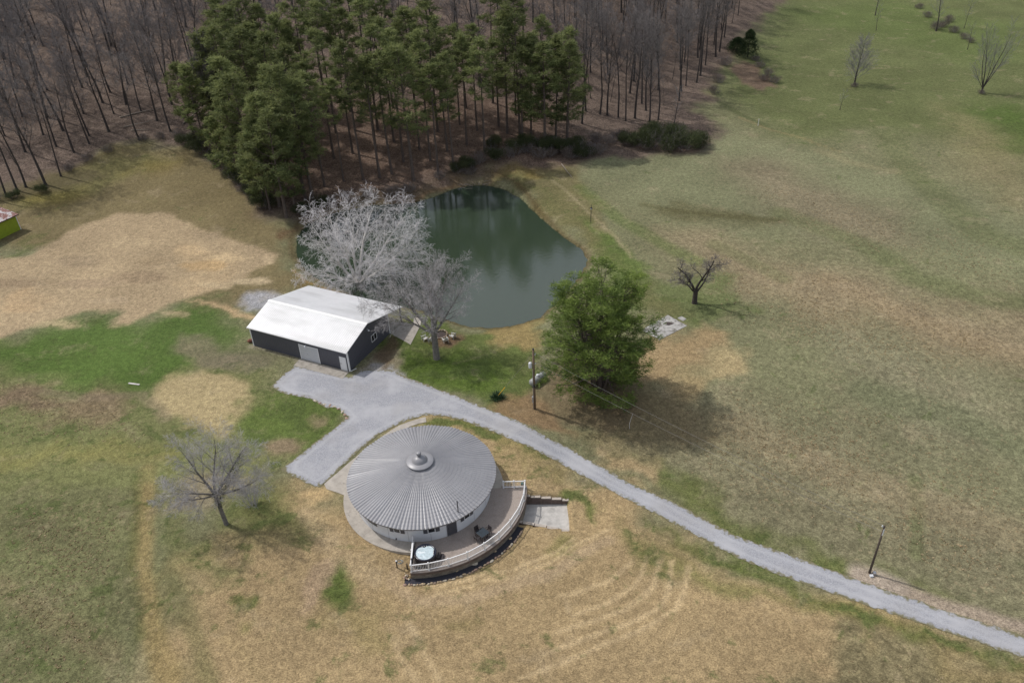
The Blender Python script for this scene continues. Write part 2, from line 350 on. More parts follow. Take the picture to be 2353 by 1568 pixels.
# left side
paint([(-100,1000),(200,960),(380,1000),(390,1150),(370,1350),(300,1450),(330,1620),(-150,1700)],(122,122,86),(.5,0,.7),8)
paint([(-60,790),(100,770),(350,800),(640,840),(640,900),(780,960),(640,1080),(380,1080),(200,1060),(-60,1080)],(124,126,84),(.6,0,.4),6)
paint([(-80,800),(60,770),(200,725),(300,745),(400,695),(470,695),(550,730),(560,790),(470,800),(430,880),(300,920),(150,880),(0,850),(-80,850)],(88,112,54),(.5,0,.1),6,.9)
paint([(400,760),(480,750),(560,790),(560,840),(460,830),(400,800)],(136,126,104),(.3,0,.3),3,.7)
spot(20,915,120,36,(130,112,92),(.2,0,.9),4,.9)
spot(200,940,90,40,(140,122,98),(.2,0,.9),4,.85)
paint([(375,880),(420,850),(500,850),(560,880),(550,940),(500,985),(430,960),(380,930)],(184,166,126),(.15,0,.2),3,.95)
paint([(-80,1045),(200,1030),(390,1040),(400,1065),(200,1085),(-80,1090)],(140,136,84),(.4,0,.2),5,.8)
paint([(540,940),(640,900),(760,925),(795,960),(720,1010),(640,1060),(560,1010)],(98,116,58),(.7,0,.2),3,.85)
spot(650,1030,38,22,(150,130,108),(.1,0,.3),2,.85,fine=True); spot(730,970,24,12,(150,132,108),(.1,0,.3),1.5,.7,fine=True)
# sown straw field and its surrounds
paint([(-200,560),(0,440),(100,400),(290,330),(430,330),(560,430),(650,510),(670,620),(700,660),(600,700),(430,700),(200,560)],(130,118,86),(.3,.05,.2),5)
paint([(0,450),(150,400),(320,340),(400,370),(250,420),(100,470),(20,490)],(118,116,72),(.3,0,.1),6,.6)
spot(110,455,80,22,(136,122,60),None,6,.45); spot(360,380,60,18,(136,118,62),None,6,.35)
paint([(-150,600),(60,590),(180,520),(270,490),(390,490),(460,525),(640,585),(632,605),(575,625),(520,660),(410,690),(290,748),(248,748),(290,715),(200,715),(90,745),(0,778),(-150,820)],(178,158,127),(.06,0,.2),1.6,1,True)
paint([(420,560),(500,580),(560,590),(520,660),(430,680),(400,650),(470,620),(400,590)],(192,168,132),(.02,0,.1),2,.5,True)
paint([(0,600),(60,575),(70,540),(110,545),(60,590)],(92,102,58),None,2,.7)
spot(75,685,50,22,(184,156,120),None,3,.5)
paint([(430,688),(500,693),(560,715),(600,730),(600,740),(545,725),(490,702)],(196,170,132),(0,0,.1),1,.9,True)
spot(598,690,48,24,(172,172,176),(0,0,0),2,.9,fine=True)
spot(590,815,60,20,(132,124,104),(.4,0,.2),3,.6)
for (u,v,ru,rv,c_) in ((440,575,40,12,(206,180,142)),(520,592,50,10,(208,184,146)),(470,610,60,12,(196,166,122)),(580,645,45,10,(206,186,152)),(500,655,40,9,(196,176,142)),(330,635,60,14,(158,138,112)),(180,600,60,14,(160,142,116)),(90,690,50,16,(178,156,124)),(210,650,70,12,(166,146,120)),(130,745,60,9,(196,176,140)),(40,650,60,12,(160,140,114)),(400,720,40,6,(188,168,134)),(300,560,60,12,(184,164,132)),(480,540,40,8,(166,148,120)),(350,600,30,8,(166,146,116)),(620,598,16,8,(204,182,148)),(250,690,50,8,(186,166,136))):
    spot(u,v,ru,rv,c_,None,1.2,.7,fine=True)
# forest floor
FOR_UV=[(-300,480),(-60,440),(50,420),(130,395),(230,345),(330,318),(430,325),(520,400),(590,455),(650,500),(700,500),(800,470),(950,440),(1050,400),(1150,385),(1300,372),(1400,358),(1620,352),(1645,310),(1600,260),(1640,190),(1690,110),(1760,30)]
_e=atT(1800,-10)
paint(FOR_UV,(114,97,86),(0,1,0),5,1,False,world=[_e,(_e[0]+40,_e[1]+120),(_e[0]+120,1500),(-900,1500),(-900,150)])
paint([(620,480),(960,430),(1060,395),(1140,385),(1300,370),(1320,250),(1000,220),(720,240),(600,340)],(122,92,72),(0,.9,0),12,.7)
paint([(640,540),(700,500),(960,440),(1050,400),(1080,408),(960,455),(760,490),(690,520),(668,560)],(120,92,58),(.2,.6,0),2,.8)
paint([(-60,440),(60,420),(150,395),(260,400),(100,440),(-60,470)],(92,84,58),(.4,.5,0),3,.6)
paint([(1690,140),(1730,150),(1790,200),(1780,215),(1720,190),(1690,165)],(122,100,84),(.1,.6,.5),2,.9)
# round the pond and the barn
paint([(700,660),(840,700),(1010,735),(1120,760),(1230,745),(1215,830),(1200,960),(1100,930),(990,880),(900,840),(850,800),(920,770),(940,730),(800,680)],(104,114,66),(.6,0,.1),2.5)
paint([(900,800),(1000,790),(1120,830),(1150,900),(1080,910),(960,850)],(90,110,48),(.7,0,.05),3,.8)
paint([(1130,760),(1230,745),(1225,800),(1150,800)],(160,138,96),(.2,0,.1),2,.8)
paint([(1160,880),(1220,880),(1300,950),(1300,1010),(1200,970),(1140,940)],(148,122,92),(.2,.1,.2),2.5,.85)
paint([(820,850),(880,800),(930,800),(920,850),(940,870),(880,880)],(150,138,118),(.2,0,.1),1.5,.8,True)
paint([(805,868),(850,840),(895,845),(935,860),(930,880),(860,890)],(178,178,182),(0,0,0),1.2,.7,True)
paint([(860,805),(905,772),(925,790),(880,850)],(106,88,68),(.1,.3,0),1.2,.8,True)
stroke([(580,795),(680,820),(690,830)],(168,158,140),.5,.5)
paint([(740,745),(720,700),(690,660),(668,620),(680,640),(760,690)],(128,104,62),(.2,.1,0),2,.7)
stroke([(672,620),(705,648),(790,676)],(172,138,84),.25,.8)
paint([(1010,765),(1060,770),(1050,790),(1010,800),(975,780)],(120,92,74),(0,.3,0),1.2,.8,True)
# under and beyond the big pine
paint([(1240,880),(1300,840),(1420,800),(1480,860),(1500,960),(1420,1020),(1300,960)],(126,104,80),(.3,.3,0),4,.6)
paint([(1460,830),(1530,780),(1610,745),(1640,760),(1600,830),(1530,880),(1470,880)],(170,146,110),(.1,0,.2),3.5,.85)
spot(1640,830,34,32,(182,162,122),(.2,0,.3),3,.8); spot(1590,890,50,40,(168,146,108),(.3,0,.4),3,.7)
paint([(1300,1000),(1480,1020),(1500,1100),(1400,1060)],(150,134,98),(.4,0,.3),3,.6)
# foreground lawn
paint([(380,1640),(420,1400),(430,1300),(560,1210),(690,1120),(760,1140),(850,1060),(900,990),(1000,950),(1120,975),(1250,1050),(1380,1120),(1500,1200),(1700,1295),(1950,1400),(2400,1540),(2400,1600),(1800,1640)],(172,150,113),(.40,0,.12),5)
paint([(1780,1600),(1850,1520),(1960,1470),(2100,1470),(2300,1530),(2400,1560),(2400,1650),(1750,1650)],(132,122,92),(.3,0,1),3)
paint([(1410,1210),(1500,1235),(1640,1300),(1850,1400),(1960,1440),(1950,1470),(1800,1400),(1620,1340),(1500,1290),(1420,1240)],(126,124,76),(.75,0,.1),3,.8)
paint([(1880,1390),(2050,1450),(2200,1500),(2352,1530),(2380,1560),(2200,1520),(2000,1470)],(146,130,84),(.5,0,.1),3,.5)
paint([(1480,1190),(1620,1262),(1900,1372),(2352,1525),(2352,1545),(1880,1392),(1600,1280)],(94,104,52),(.9,0,0),1.4,.75,True)
spot(775,1345,38,60,(92,110,54),(.8,0,.1),1.5,.9,fine=True); spot(548,1385,28,16,(112,116,64),(.8,0,.1),1.5,.8)
paint([(700,1330),(740,1280),(770,1285),(760,1330),(720,1400),(680,1400)],(176,152,124),(.05,0,.5),1.2,.8,True)
spot(1040,1450,40,16,(140,130,84),(.7,0,.1),2,.5); spot(830,1440,60,40,(150,138,92),(.6,0,.1),3,.5)
spot(1245,1255,42,18,(122,122,70),(.8,0,0),1.6,.7); spot(1345,1170,20,34,(100,112,58),(.9,0,0),1.2,.8)
paint([(1140,1010),(1240,1050),(1330,1110),(1300,1110),(1200,1060),(1150,1050)],(134,128,78),(.8,0,0),2,.6)
paint([(990,960),(1060,960),(1150,1000),(1130,1010),(1040,975),(960,975),(930,982)],(96,110,52),(.9,0,0),1.3,.8,True)
spot(600,1190,90,50,(104,112,66),(.7,0,.2),4,.8); paint([(400,1170),(470,1240),(560,1300),(480,1350),(410,1270)],(112,118,76),(.7,0,.3),3,.7)
spot(480,1130,90,60,(150,136,118),(.4,0,.4),3,.6)
spot(735,1135,40,14,(200,172,128),(.2,0,.1),1.5,.8,fine=True)
paint([(380,1560),(330,1400),(350,1330),(400,1420),(430,1568)],(140,128,86),(.5,0,.4),3,.6)
paint([(250,1620),(330,1480),(390,1600)],(172,158,122),(.3,0,.8),3,.7)
stroke([(336,1080),(332,1200),(328,1330),(350,1450),(390,1568)],(162,142,98),1.0,.7)
stroke([(318,1090),(312,1200),(306,1330),(326,1460)],(98,102,64),.5,.6)
stroke([(404,1200),(410,1330),(440,1450),(480,1560)],(112,112,74),.9,.5)
stroke([(200,1050),(330,1060),(400,1040)],(140,134,84),.8,.4)
for tr,c_,w_ in (([(1800,490),(1900,530),(2000,570),(2100,640),(2250,680),(2380,700)],(108,116,76),2.4),([(2040,310),(2100,400),(2180,470),(2260,540),(2380,580)],(106,112,74),3.2),
    ([(1330,430),(1420,500),(1520,560),(1600,600)],(104,120,66),1.5),([(1650,235),(1700,262),(1760,290)],(84,92,58),.8),([(1880,345),(1960,375),(2060,395)],(154,146,112),1.2),
    ([(2100,1100),(2108,1180),(2104,1270)],(92,102,62),.8),([(1640,560),(1720,600),(1800,640)],(112,116,80),1.5),([(1480,470),(1560,485),(1680,498),(1800,506)],(92,88,58),.9),
    ([(1700,980),(1900,1080),(2100,1150),(2352,1230)],(150,136,108),2.5),([(1900,640),(2100,740),(2352,820)],(160,142,112),2.2),([(2000,900),(2200,960),(2380,1050)],(116,122,90),2.5),
    ([(20,1110),(160,1090),(300,1100),(390,1080)],(128,132,84),1.6),([(40,1200),(200,1260),(300,1400)],(112,110,80),1.6),([(0,1340),(120,1420),(260,1500)],(140,128,98),1.2),
    ([(100,900),(200,915),(330,905),(380,960)],(146,130,108),.8),([(420,1290),(560,1250),(720,1220)],(160,146,104),1.5),([(700,1180),(760,1250),(860,1330)],(192,170,134),1.0)):
    stroke(tr,c_,w_,.5)
# mower tracks
for tr in ([(1582,1300),(1575,1345),(1545,1400),(1480,1440),(1400,1475),(1290,1520),(1200,1550)],[(1545,1290),(1540,1340),(1515,1390),(1440,1430),(1350,1465),(1250,1500)],
           [(1520,1290),(1500,1350),(1440,1395),(1350,1430),(1280,1450)],[(1490,1280),(1460,1340),(1400,1380),(1320,1410)],[(1450,1290),(1400,1335),(1330,1360),(1280,1365)],
           [(900,1470),(930,1530),(960,1568)],[(940,1430),(975,1500),(1010,1568)],[(1000,1360),(1200,1320),(1350,1240),(1400,1215)],[(980,1345),(1180,1310),(1320,1240)]):
    stroke(tr,(206,182,142),.25,.62)
stroke([(915,1290),(900,1340),(960,1380),(1100,1370),(1250,1320),(1400,1240)],(186,164,134),.7,.5)
stroke([(1975,1322),(2060,1350),(2150,1385),(2250,1412),(2370,1450)],(170,154,136),.95,.95,(0,0,0))
stroke([(1975,1318),(2060,1345)],(176,162,146),1.2,.8,(0,0,0))
for tr in ([(420,1300),(470,1420),(560,1500),(620,1568)],[(1700,270),(1760,295),(1850,320),(1930,350)]): stroke(tr,(160,142,104),.5,.35)
sdp=sdist(xf,yf,POND); sh=np.clip(1-np.abs(sdp)/1.1,0,1)[:,None]*.75; C[:]=C*(1-sh)+np.array(lin(96,80,54))*sh
bed=(Z<WATER-.01)&(sdp<1); C[bed]=lin(60,64,40); CT[bed]=(0,0,0)
C*= (0.78+.12*fbm(xf*.05,yf*.05,3))[:,None]
me=bpy.data.meshes.new('ground'); idx=np.arange(nx*ny).reshape(ny,nx)
q=np.stack([idx[:-1,:-1],idx[:-1,1:],idx[1:,1:],idx[1:,:-1]],-1).reshape(-1,4)
# sink the sheet under the deck, house and sunken patio
def rr(x,y): return np.hypot(x-HX,y-HY)
under=(rr(xf,yf)<10.35)&(yf<HY-.7)&(xf>HX-.1); Z=np.where(under,np.minimum(Z,-2.6),Z)
under=(rr(xf,yf)<8.1); Z=np.where(under,np.minimum(Z,-.4),Z)
PAT=[(-.9,60.34),(5.25,60.02),(5.0,56.1),(-1.2,57.75)]
sp=sdist(xf,yf,[(-1.6,60.6),(5.22,60.22),(4.98,55.98),(-1.8,57.6)]); Z=np.where(sp<-.02,np.minimum(Z,-2.0),Z)
me.vertices.add(len(xf)); me.vertices.foreach_set('co',np.stack([xf,yf,Z],-1).ravel())
me.loops.add(q.size); me.loops.foreach_set('vertex_index',q.ravel())
me.polygons.add(len(q)); me.polygons.foreach_set('loop_start',np.arange(0,q.size,4)); me.polygons.foreach_set('loop_total',np.full(len(q),4))
me.update(calc_edges=True); me.polygons.foreach_set('use_smooth',np.ones(len(q),bool))
for nm,arr in (('col',C),('ctl',CT)):
    a=me.color_attributes.new(nm,'FLOAT_COLOR','POINT'); a.data.foreach_set('color',np.concatenate([arr,np.ones((len(arr),1))],1).ravel().astype(np.float32))
ground=bpy.data.objects.new('ground',me); col.objects.link(ground); tag(ground,kind='structure')
def ground_mat():
    m=bpy.data.materials.new('ground_cover'); m.use_nodes=True; t=m.node_tree; N=t.nodes; L=t.links
    b=N['Principled BSDF']; b.inputs['Roughness'].default_value=1; b.inputs['Specular IOR Level'].default_value=.1
    pos=N.new('ShaderNodeNewGeometry').outputs['Position']
    ca=N.new('ShaderNodeAttribute'); ca.attribute_name='col'; ct=N.new('ShaderNodeAttribute'); ct.attribute_name='ctl'
    sep=N.new('ShaderNodeSeparateColor'); L.new(ct.outputs['Color'],sep.inputs[0])
    def noise(sc,det=6,ro=.6,dist=0,off=(0,0,0),st=(1,1,1)):
        mp=N.new('ShaderNodeMapping'); mp.inputs['Location'].default_value=off; mp.inputs['Scale'].default_value=st; L.new(pos,mp.inputs[0])
        n=N.new('ShaderNodeTexNoise'); n.inputs['Scale'].default_value=sc; n.inputs['Detail'].default_value=det; n.inputs['Roughness'].default_value=ro
        n.inputs['Distortion'].default_value=dist; L.new(mp.outputs[0],n.inputs['Vector']); return n.outputs[0]
    def mrange(v,a,b_,c,d):
        n=N.new('ShaderNodeMapRange'); n.interpolation_type='SMOOTHSTEP'
        for i,k in ((1,a),(2,b_),(3,c),(4,d)): n.inputs[i].default_value=k
        L.new(v,n.inputs[0]); return n.outputs[0]
    def math_(op,a,b_):
        n=N.new('ShaderNodeMath'); n.operation=op
        for i,k in ((0,a),(1,b_)):
            if isinstance(k,(int,float)): n.inputs[i].default_value=k
            else: L.new(k,n.inputs[i])
        return n.outputs[0]
    def mix(f,a,b_,mode='MIX'):
        n=N.new('ShaderNodeMix'); n.data_type='RGBA'; n.blend_type=mode
        if isinstance(f,(int,float)): n.inputs[0].default_value=f
        else: L.new(f,n.inputs[0])
        for i,k in ((6,a),(7,b_)):
            if isinstance(k,tuple): n.inputs[i].default_value=(*k,1)
            else: L.new(k,n.inputs[i])
        return n.outputs[2]
    def scale(c,f):
        n=N.new('ShaderNodeVectorMath'); n.operation='SCALE'; L.new(c,n.inputs[0]); L.new(f,n.inputs['Scale']); return n.outputs[0]
    base=ca.outputs['Color']
    # patchy green regrowth and dry patches
    g1=noise(.32,9,.68,.4)
    thr=math_('ADD',g1,math_('MULTIPLY',math_('SUBTRACT',sep.outputs[0],.5),.34))
    gm=mrange(thr,.53,.63,0,.62)
    gm=math_('MULTIPLY',gm,math_('SUBTRACT',1.0,sep.outputs[1]))
    c=mix(gm,base,(.085,.112,.036))
    d1=noise(.22,8,.65,.3,(40,11,0)); dm=mrange(d1,.54,.70,0,.30)
    c=mix(math_('MULTIPLY',dm,math_('SUBTRACT',1.0,sep.outputs[1])),c,(.36,.29,.19))
    c=scale(c,mrange(noise(.09,4,.5,0,(7,3,0)),.3,.7,.90,1.10))
    # clumps at grass-tussock size
    n2=noise(1.7,8,.72,.5,(3,8,0)); c=scale(c,mrange(n2,.34,.66,.78,1.22))
    n4=noise(1.15,7,.66,1.2,(13,4,0)); amp=math_('MULTIPLY',sep.outputs[2],.62)
    c=scale(c,math_('ADD',1.0,math_('MULTIPLY',math_('SUBTRACT',mrange(n4,.36,.64,-.36,.36),0),amp)))
    n3=noise(6.5,5,.75,.6,(1,2,0),(1,1.5,1)); c=scale(c,mrange(n3,.36,.64,.64,1.36))
    # dry bunch-grass dots in the rough pasture
    vo=N.new('ShaderNodeTexVoronoi'); vo.inputs['Scale'].default_value=1.35; vo.inputs['Randomness'].default_value=1; L.new(pos,vo.inputs['Vector'])
    vd=mrange(vo.outputs['Distance'],.10,.34,1,0)
    tm=math_('MULTIPLY',math_('MULTIPLY',vd,mrange(noise(.16,5,.6,0,(90,0,0)),.46,.62,0,1)),sep.outputs[2])
    c=mix(math_('MULTIPLY',tm,.5),c,(.40,.31,.19))
    # leaf litter
    l1=noise(3.2,9,.85,.8,(5,5,0)); l2=noise(.5,6,.6,0,(9,1,0))
    lc=mix(mrange(l1,.42,.62,0,1),(.040,.032,.028),(.32,.25,.20)); lc=mix(.40,lc,base); lc=scale(lc,mrange(l2,.3,.7,.78,1.2))
    c=mix(sep.outputs[1],c,lc)
    L.new(c,b.inputs['Base Color'])
    hsum=math_('ADD',math_('MULTIPLY',n2,.16),math_('MULTIPLY',n3,.07))
    bp=N.new('ShaderNodeBump'); bp.inputs['Strength'].default_value=.9; bp.inputs['Distance'].default_value=1.0
    L.new(hsum,bp.inputs['Height']); L.new(bp.outputs[0],b.inputs['Normal'])
    return m
me.materials.append(ground_mat())
# ------------------------------------------------------------------ pond water
wm=bpy.data.materials.new('pond_water'); wm.use_nodes=True; t=wm.node_tree; b=t.nodes['Principled BSDF']
b.inputs['Base Color'].default_value=(.036,.054,.034,1); b.inputs['Roughness'].default_value=.035; b.inputs['IOR'].default_value=1.8; b.inputs['Specular IOR Level'].default_value=.5
n=t.nodes.new('ShaderNodeTexNoise'); n.inputs['Scale'].default_value=1.6; n.inputs['Detail'].default_value=3
gp=t.nodes.new('ShaderNodeNewGeometry'); mp=t.nodes.new('ShaderNodeMapping'); mp.inputs['Scale'].default_value=(1,2.2,1)
t.links.new(gp.outputs['Position'],mp.inputs[0]); t.links.new(mp.outputs[0],n.inputs['Vector'])
bp=t.nodes.new('ShaderNodeBump'); bp.inputs['Strength'].default_value=.10; bp.inputs['Distance'].default_value=.12
t.links.new(n.outputs[0],bp.inputs['Height']); t.links.new(bp.outputs[0],b.inputs['Normal'])
wb=MB(); cxp,cyp=sum(ppx)/len(ppx),sum(ppy)/len(ppy)
wb.add([(cxp+(x-cxp)*1.06,cyp+(y-cyp)*1.06,WATER) for x,y in POND],[tuple(range(len(POND)))]); wo_=wb.build('water',wm); tag(wo_,kind='structure')
if wo_.data.polygons[0].normal.z<0: wo_.data.flip_normals()
# ------------------------------------------------------------------ gravel drive
def sheet(name, poly, material, dz=.035, step=.8, jit=.13, jf=2.2):
    pts=[]; n=len(poly)
    for i in range(n):
        (x0,y0),(x1,y1)=poly[i],poly[(i+1)%n]; L_=math.hypot(x1-x0,y1-y0); k=max(1,int(L_/.28))
        for j in range(k):
            x=x0+(x1-x0)*j/k; y=y0+(y1-y0)*j/k
            ox=(float(fbm(x*jf,y*jf,4))-.5)*4*jit; oy=(float(fbm(x*jf+30,y*jf+70,4))-.5)*4*jit
            pts.append((x+ox,y+oy))
    xs=[p[0] for p in pts]; ys=[p[1] for p in pts]; nb=len(pts)
    A,B=np.meshgrid(np.arange(min(xs),max(xs),step),np.arange(min(ys),max(ys),step)); A=A.ravel(); B=B.ravel()
    ins=sdist(A,B,pts)<-.25
    allp=[Vector(p) for p in pts]+[Vector((a,b_)) for a,b_ in zip(A[ins],B[ins])]
    V,E_,F,*_=geometry.delaunay_2d_cdt(allp,[],[list(range(nb))],1,1e-5)
    zz=hgt(np.array([v.x for v in V]),np.array([v.y for v in V]))
    mb=MB(); mb.add([(v.x,v.y,z+dz) for v,z in zip(V,zz)],F); o=mb.build(name,material,smooth=True); tag(o,kind='structure')
    sv=-sdist(np.array([v.x for v in V]),np.array([v.y for v in V]),poly); a_=o.data.attributes.new('inset','FLOAT','POINT'); a_.data.foreach_set('value',np.clip(sv,0,9).astype(np.float32))
    if sum(p.normal.z for p in o.data.polygons)<0: o.data.flip_normals()
    return o
M['gravel']=mat('gravel',(.315,.32,.345),.95,noise=(9,.34,9),noise2=(.30,(.40,.40,.42),.46,.2),bump=(25,.5,.03))
def wear(m):
    t=m.node_tree; N=t.nodes; L=t.links; b=N['Principled BSDF']; src=b.inputs['Base Color'].links[0].from_socket
    a=N.new('ShaderNodeAttribute'); a.attribute_name='inset'; g=N.new('ShaderNodeNewGeometry')
    def nz(sc,det=5):
        n=N.new('ShaderNodeTexNoise'); n.inputs['Scale'].default_value=sc; n.inputs['Detail'].default_value=det; L.new(g.outputs['Position'],n.inputs['Vector']); return n.outputs[0]
    def mth(op,x,y,cl=False):
        n=N.new('ShaderNodeMath'); n.operation=op; n.use_clamp=cl
        for i,k in ((0,x),(1,y)):
            if isinstance(k,(int,float)): n.inputs[i].default_value=k
            else: L.new(k,n.inputs[i])
        return n.outputs[0]
    d=mth('ADD',a.outputs['Fac'],mth('MULTIPLY',mth('SUBTRACT',nz(.6),.5),.5))
    tr=mth('SUBTRACT',1.0,mth('MULTIPLY',mth('ABSOLUTE',mth('SUBTRACT',d,.78),0),3.2),True)      # wheel tracks
    def mx(f,c1,c2):
        n=N.new('ShaderNodeMix'); n.data_type='RGBA'; L.new(f,n.inputs[0]); L.new(c1,n.inputs[6]); n.inputs[7].default_value=(*c2,1); return n.outputs[2]
    c=mx(mth('MULTIPLY',tr,.42),src,(.46,.46,.475))
    dk=mth('MULTIPLY',mth('SUBTRACT',nz(.22),.50),3.0,True); c=mx(mth('MULTIPLY',dk,.5),c,(.27,.255,.24))
    e=mth('SUBTRACT',1.0,mth('MULTIPLY',mth('ADD',a.outputs['Fac'],mth('MULTIPLY',mth('SUBTRACT',nz(2.2,8),.52),1.5)),3.2),True)
    c=mx(e,c,(.17,.155,.085)); L.new(c,b.inputs['Base Color'])
wear(M['gravel'])
GR=[(622,888),(650,862),(676,840),(740,852),(806,866),(830,850),(900,850),(935,868),(985,885),(1030,903),(1080,922),(1123,940),(1181,962),(1255,1003),(1308,1028),(1367,1064),(1452,1111),(1550,1155),(1615,1190),(1680,1226),(1767,1257),(1828,1279),(2042,1357),(2200,1411),(2352,1461),(2480,1503),(2600,1545),(2600,1590),(2480,1551),(2352,1509),(2200,1460),(2042,1407),(1828,1334),(1730,1297),(1665,1266),(1600,1230),(1452,1152),(1367,1109),(1281,1061),(1202,1022),(1123,987),(1070,968),(1030,957),(985,952),(940,962),(870,998),(825,1033),(738,1117),(718,1116),(646,1078),(722,1018),(800,958),(775,938),(745,935),(710,915),(655,905)]
sheet('gravel_drive',[atT(u,v) for u,v in GR],M['gravel'])
# ------------------------------------------------------------------ paving (flat slabs on the level yard)
def z1(x,y): s=800/2323; return ((980+x*s)*.76813,(1220+y*s)*.76813)
def slab(name,poly,z0,z1_,m,label=None,cat=None,kind='structure'):
    o=MB().prism(poly,z0,z1_).build(name,m,bevel=.015); tag(o,label,cat,kind=kind); return o
R1=math.pi
# path ring on the west and north-east of the house
mb=MB()
nseg=20
for i in range(nseg):
    a0=-R(93.0)-R(268)*i/nseg; a1=a0-R(268)/nseg+.002
    mb.arc(6.9,8.45,a1,a0,-.3,.055,6)
o=mb.build('path',M['conc']); o.location=(HX,HY,0); tag(o,kind='structure')
pl=[at(*z1(*q)) for q in ((0,632),(90,558),(190,470),(240,430),(330,350),(400,300),(480,240),(550,195),(620,152),(690,125),(770,100),(850,78),(857,122),(790,135),(720,160),(660,192),(640,230),(420,330),(250,480),(165,765),(90,735),(0,706),(-12,700),(-30,660))]
slab('walkway',pl,-.3,.06,M['conc'])
# ------------------------------------------------------------------ round house
house=thing('round_house','round white house with a low conical grey roof beside the gravel drive','house',(HX,HY,0))
RE,ZE,ZT=7.74,2.42,4.12; RW=7.10
# roof: radial barrel ribs, stepped courses
rb=MB(); NR=124; sub=6; na=NR*sub; courses=17; rows=[]
for i in range(courses):
    rA=1.15+(RE-1.15)*i/courses; rB=1.15+(RE-1.15)*(i+1)/courses; rows+= [(rA,0.0),(rB,.015)]
prof=[0,.55,.92,1.0,.92,.55]
for (r,st) in rows:
    zz=ZT-(ZT-ZE)*(r-1.15)/(RE-1.15)
    for j in range(na):
        a=2*math.pi*j/na; amp=.068*min(1,.25+.75*r/RE); sc=(.045 if r>RE-.01 else 0)*prof[j%sub]
        sag=.075*(r/RE)*(abs(math.sin(9*a+.3))-.6)+.012*math.sin(a*10+r)
        rb.v.append(((r+sc)*math.cos(a),(r+sc)*math.sin(a),zz+st+amp*prof[j%sub]+sag))
for i in range(len(rows)-1):
    for j in range(na):
        a=i*na+j; b_=i*na+(j+1)%na; rb.f.append((a,a+na,b_+na,b_))
roof=rb.build('roof',M['rooftile'],house)
MB().lathe([(RE-.05,-.11),(RE-.01,-.11),(RE-.01,.045),(RE-.05,.045)],120,(0,0,ZE)).build('fascia',M['trim'],roof)
MB().lathe([(RW-.05,-.10),(RE-.05,-.10),(RE-.05,-.07),(RW-.05,-.07)],96,(0,0,ZE),caps=False).build('soffit',M['wall'],roof)
MB().lathe([(1.40,0),(1.42,.05),(1.38,.09),(.78,.20)],48,(0,0,ZT+.10),caps=True).build('roof_collar',M['rooftile'],roof,True)
dm=MB().lathe([(.80,.0),(.82,.05),(.76,.10),(.74,.16),(.66,.30),(.52,.42),(.34,.50),(.20,.53)],40,(-.02,.0,ZT+.26)).build('dome',M['rooftile'],roof,True)
MB().lathe([(.15,.0),(.15,.20),(.24,.21),(.25,.27),(.17,.29),(.17,.36),(.27,.37),(.27,.45),(.18,.52)],20,(-.05,.05,ZT+.76)).build('vent_cap',M['rooftile'],dm,True)
vx,vy=at(*z1(1130,875),3.0); vx-=HX; vy-=HY
MB().tube([(vx,vy,2.6),(vx,vy,4.0)],.055,10).tube([(vx,vy,4.0),(vx,vy,4.08)],.085,10).build('flue_pipe',M['dgrey'],roof)
# wall with recess positions
MB().lathe([(RW,-.2),(RW,2.36)],160,caps=False).build('wall',M['wall'],house,True)
MB().lathe([(RW+.012,-.02),(RW+.03,-.02),(RW+.03,.09),(RW+.012,.09)],160,caps=False).build('plinth',M['conc'],house,True)
for a in (-62,-80,-98,-115,-132,-150,-170,-40,-22):       # panel joints
    a=R(a); MB().arc(RW-.01,RW+.004,a-.0012,a+.0012,0.05,2.36,1).build('joint',M['dgrey'],house)
def ang(p,z):
    x,y=at(*z1(*p),z); return math.atan2(y-HY,x-HX)
def window(a0,a1,zb,zt,sh=True,name='window'):
    n=6; fr=MB(); t_=.05/RW
    fr.arc(RW+.004,RW+.05,a0,a1,zb-.05,zb,n); fr.arc(RW+.004,RW+.05,a0,a1,zt,zt+.05,n)
    for c in (a0,a1-t_): fr.arc(RW+.004,RW+.052,c,c+t_,zb,zt,1)
    w_=MB().arc(RW+.003,RW+.02,a0+t_,a1-t_,zb,zt,n).build(name,M['glass'],house)
    fr.build('frame',M['white'],w_)
    if sh:
        for c in (a0-.40/RW-.04/RW,a1+.04/RW): MB().arc(RW+.004,RW+.045,c,c+.40/RW,zb-.05,zt,3).build('shutter',M['dgrey'],w_)
for pc,wd in (((588,1062),.62),((902,1060),.66),((1225,930),.66)):
    a=ang(pc,1.75); window(a-wd/2/RW*1.1,a+wd/2/RW*1.1,1.22,1.92)
a=ang((318,985),1.5); window(a-.05,a+.17,1.0,2.1,False); window(a-.32,a-.10,1.0,2.1,False)
window(R(20),R(34),1.1,2.1,False); window(R(70),R(84),1.1,2.1,False); window(R(135),R(150),1.1,2.1,False)
ad0=math.atan2(54.887-HY,-7.163-HX); ad1=math.atan2(55.33-HY,-6.315-HX)
dr=MB().arc(RW+.002,RW+.03,ad0,ad1,.06,2.06,4).build('door',M['dgrey'],house)
fd=MB(); tt=.06/RW
for c in (ad0-tt,ad1): fd.arc(RW+.003,RW+.055,c,c+tt,.0,2.12,1)
fd.arc(RW+.003,RW+.055,ad0,ad1,2.06,2.12,4); fd.build('door_frame',M['trim'],dr)
MB().arc(RW,RW+.14,ad0,ad1,.0,.055,4).build('sill',M['white'],dr)
ah=ad0+.11/RW
for zz,nm in ((.98,'handle'),(1.14,'lock')): MB().lathe([(.03,0),(.03,.05)],8,((RW+.05)*math.cos(ah),(RW+.05)*math.sin(ah),zz)).build(nm,M['black'],dr)
a=ang((588,1148),.25); MB().box(-.06,.06,-.06,.06,0,.12).build('outside_tap',M['black'],house).location=((RW+.07)*math.cos(a),(RW+.07)*math.sin(a),.22)
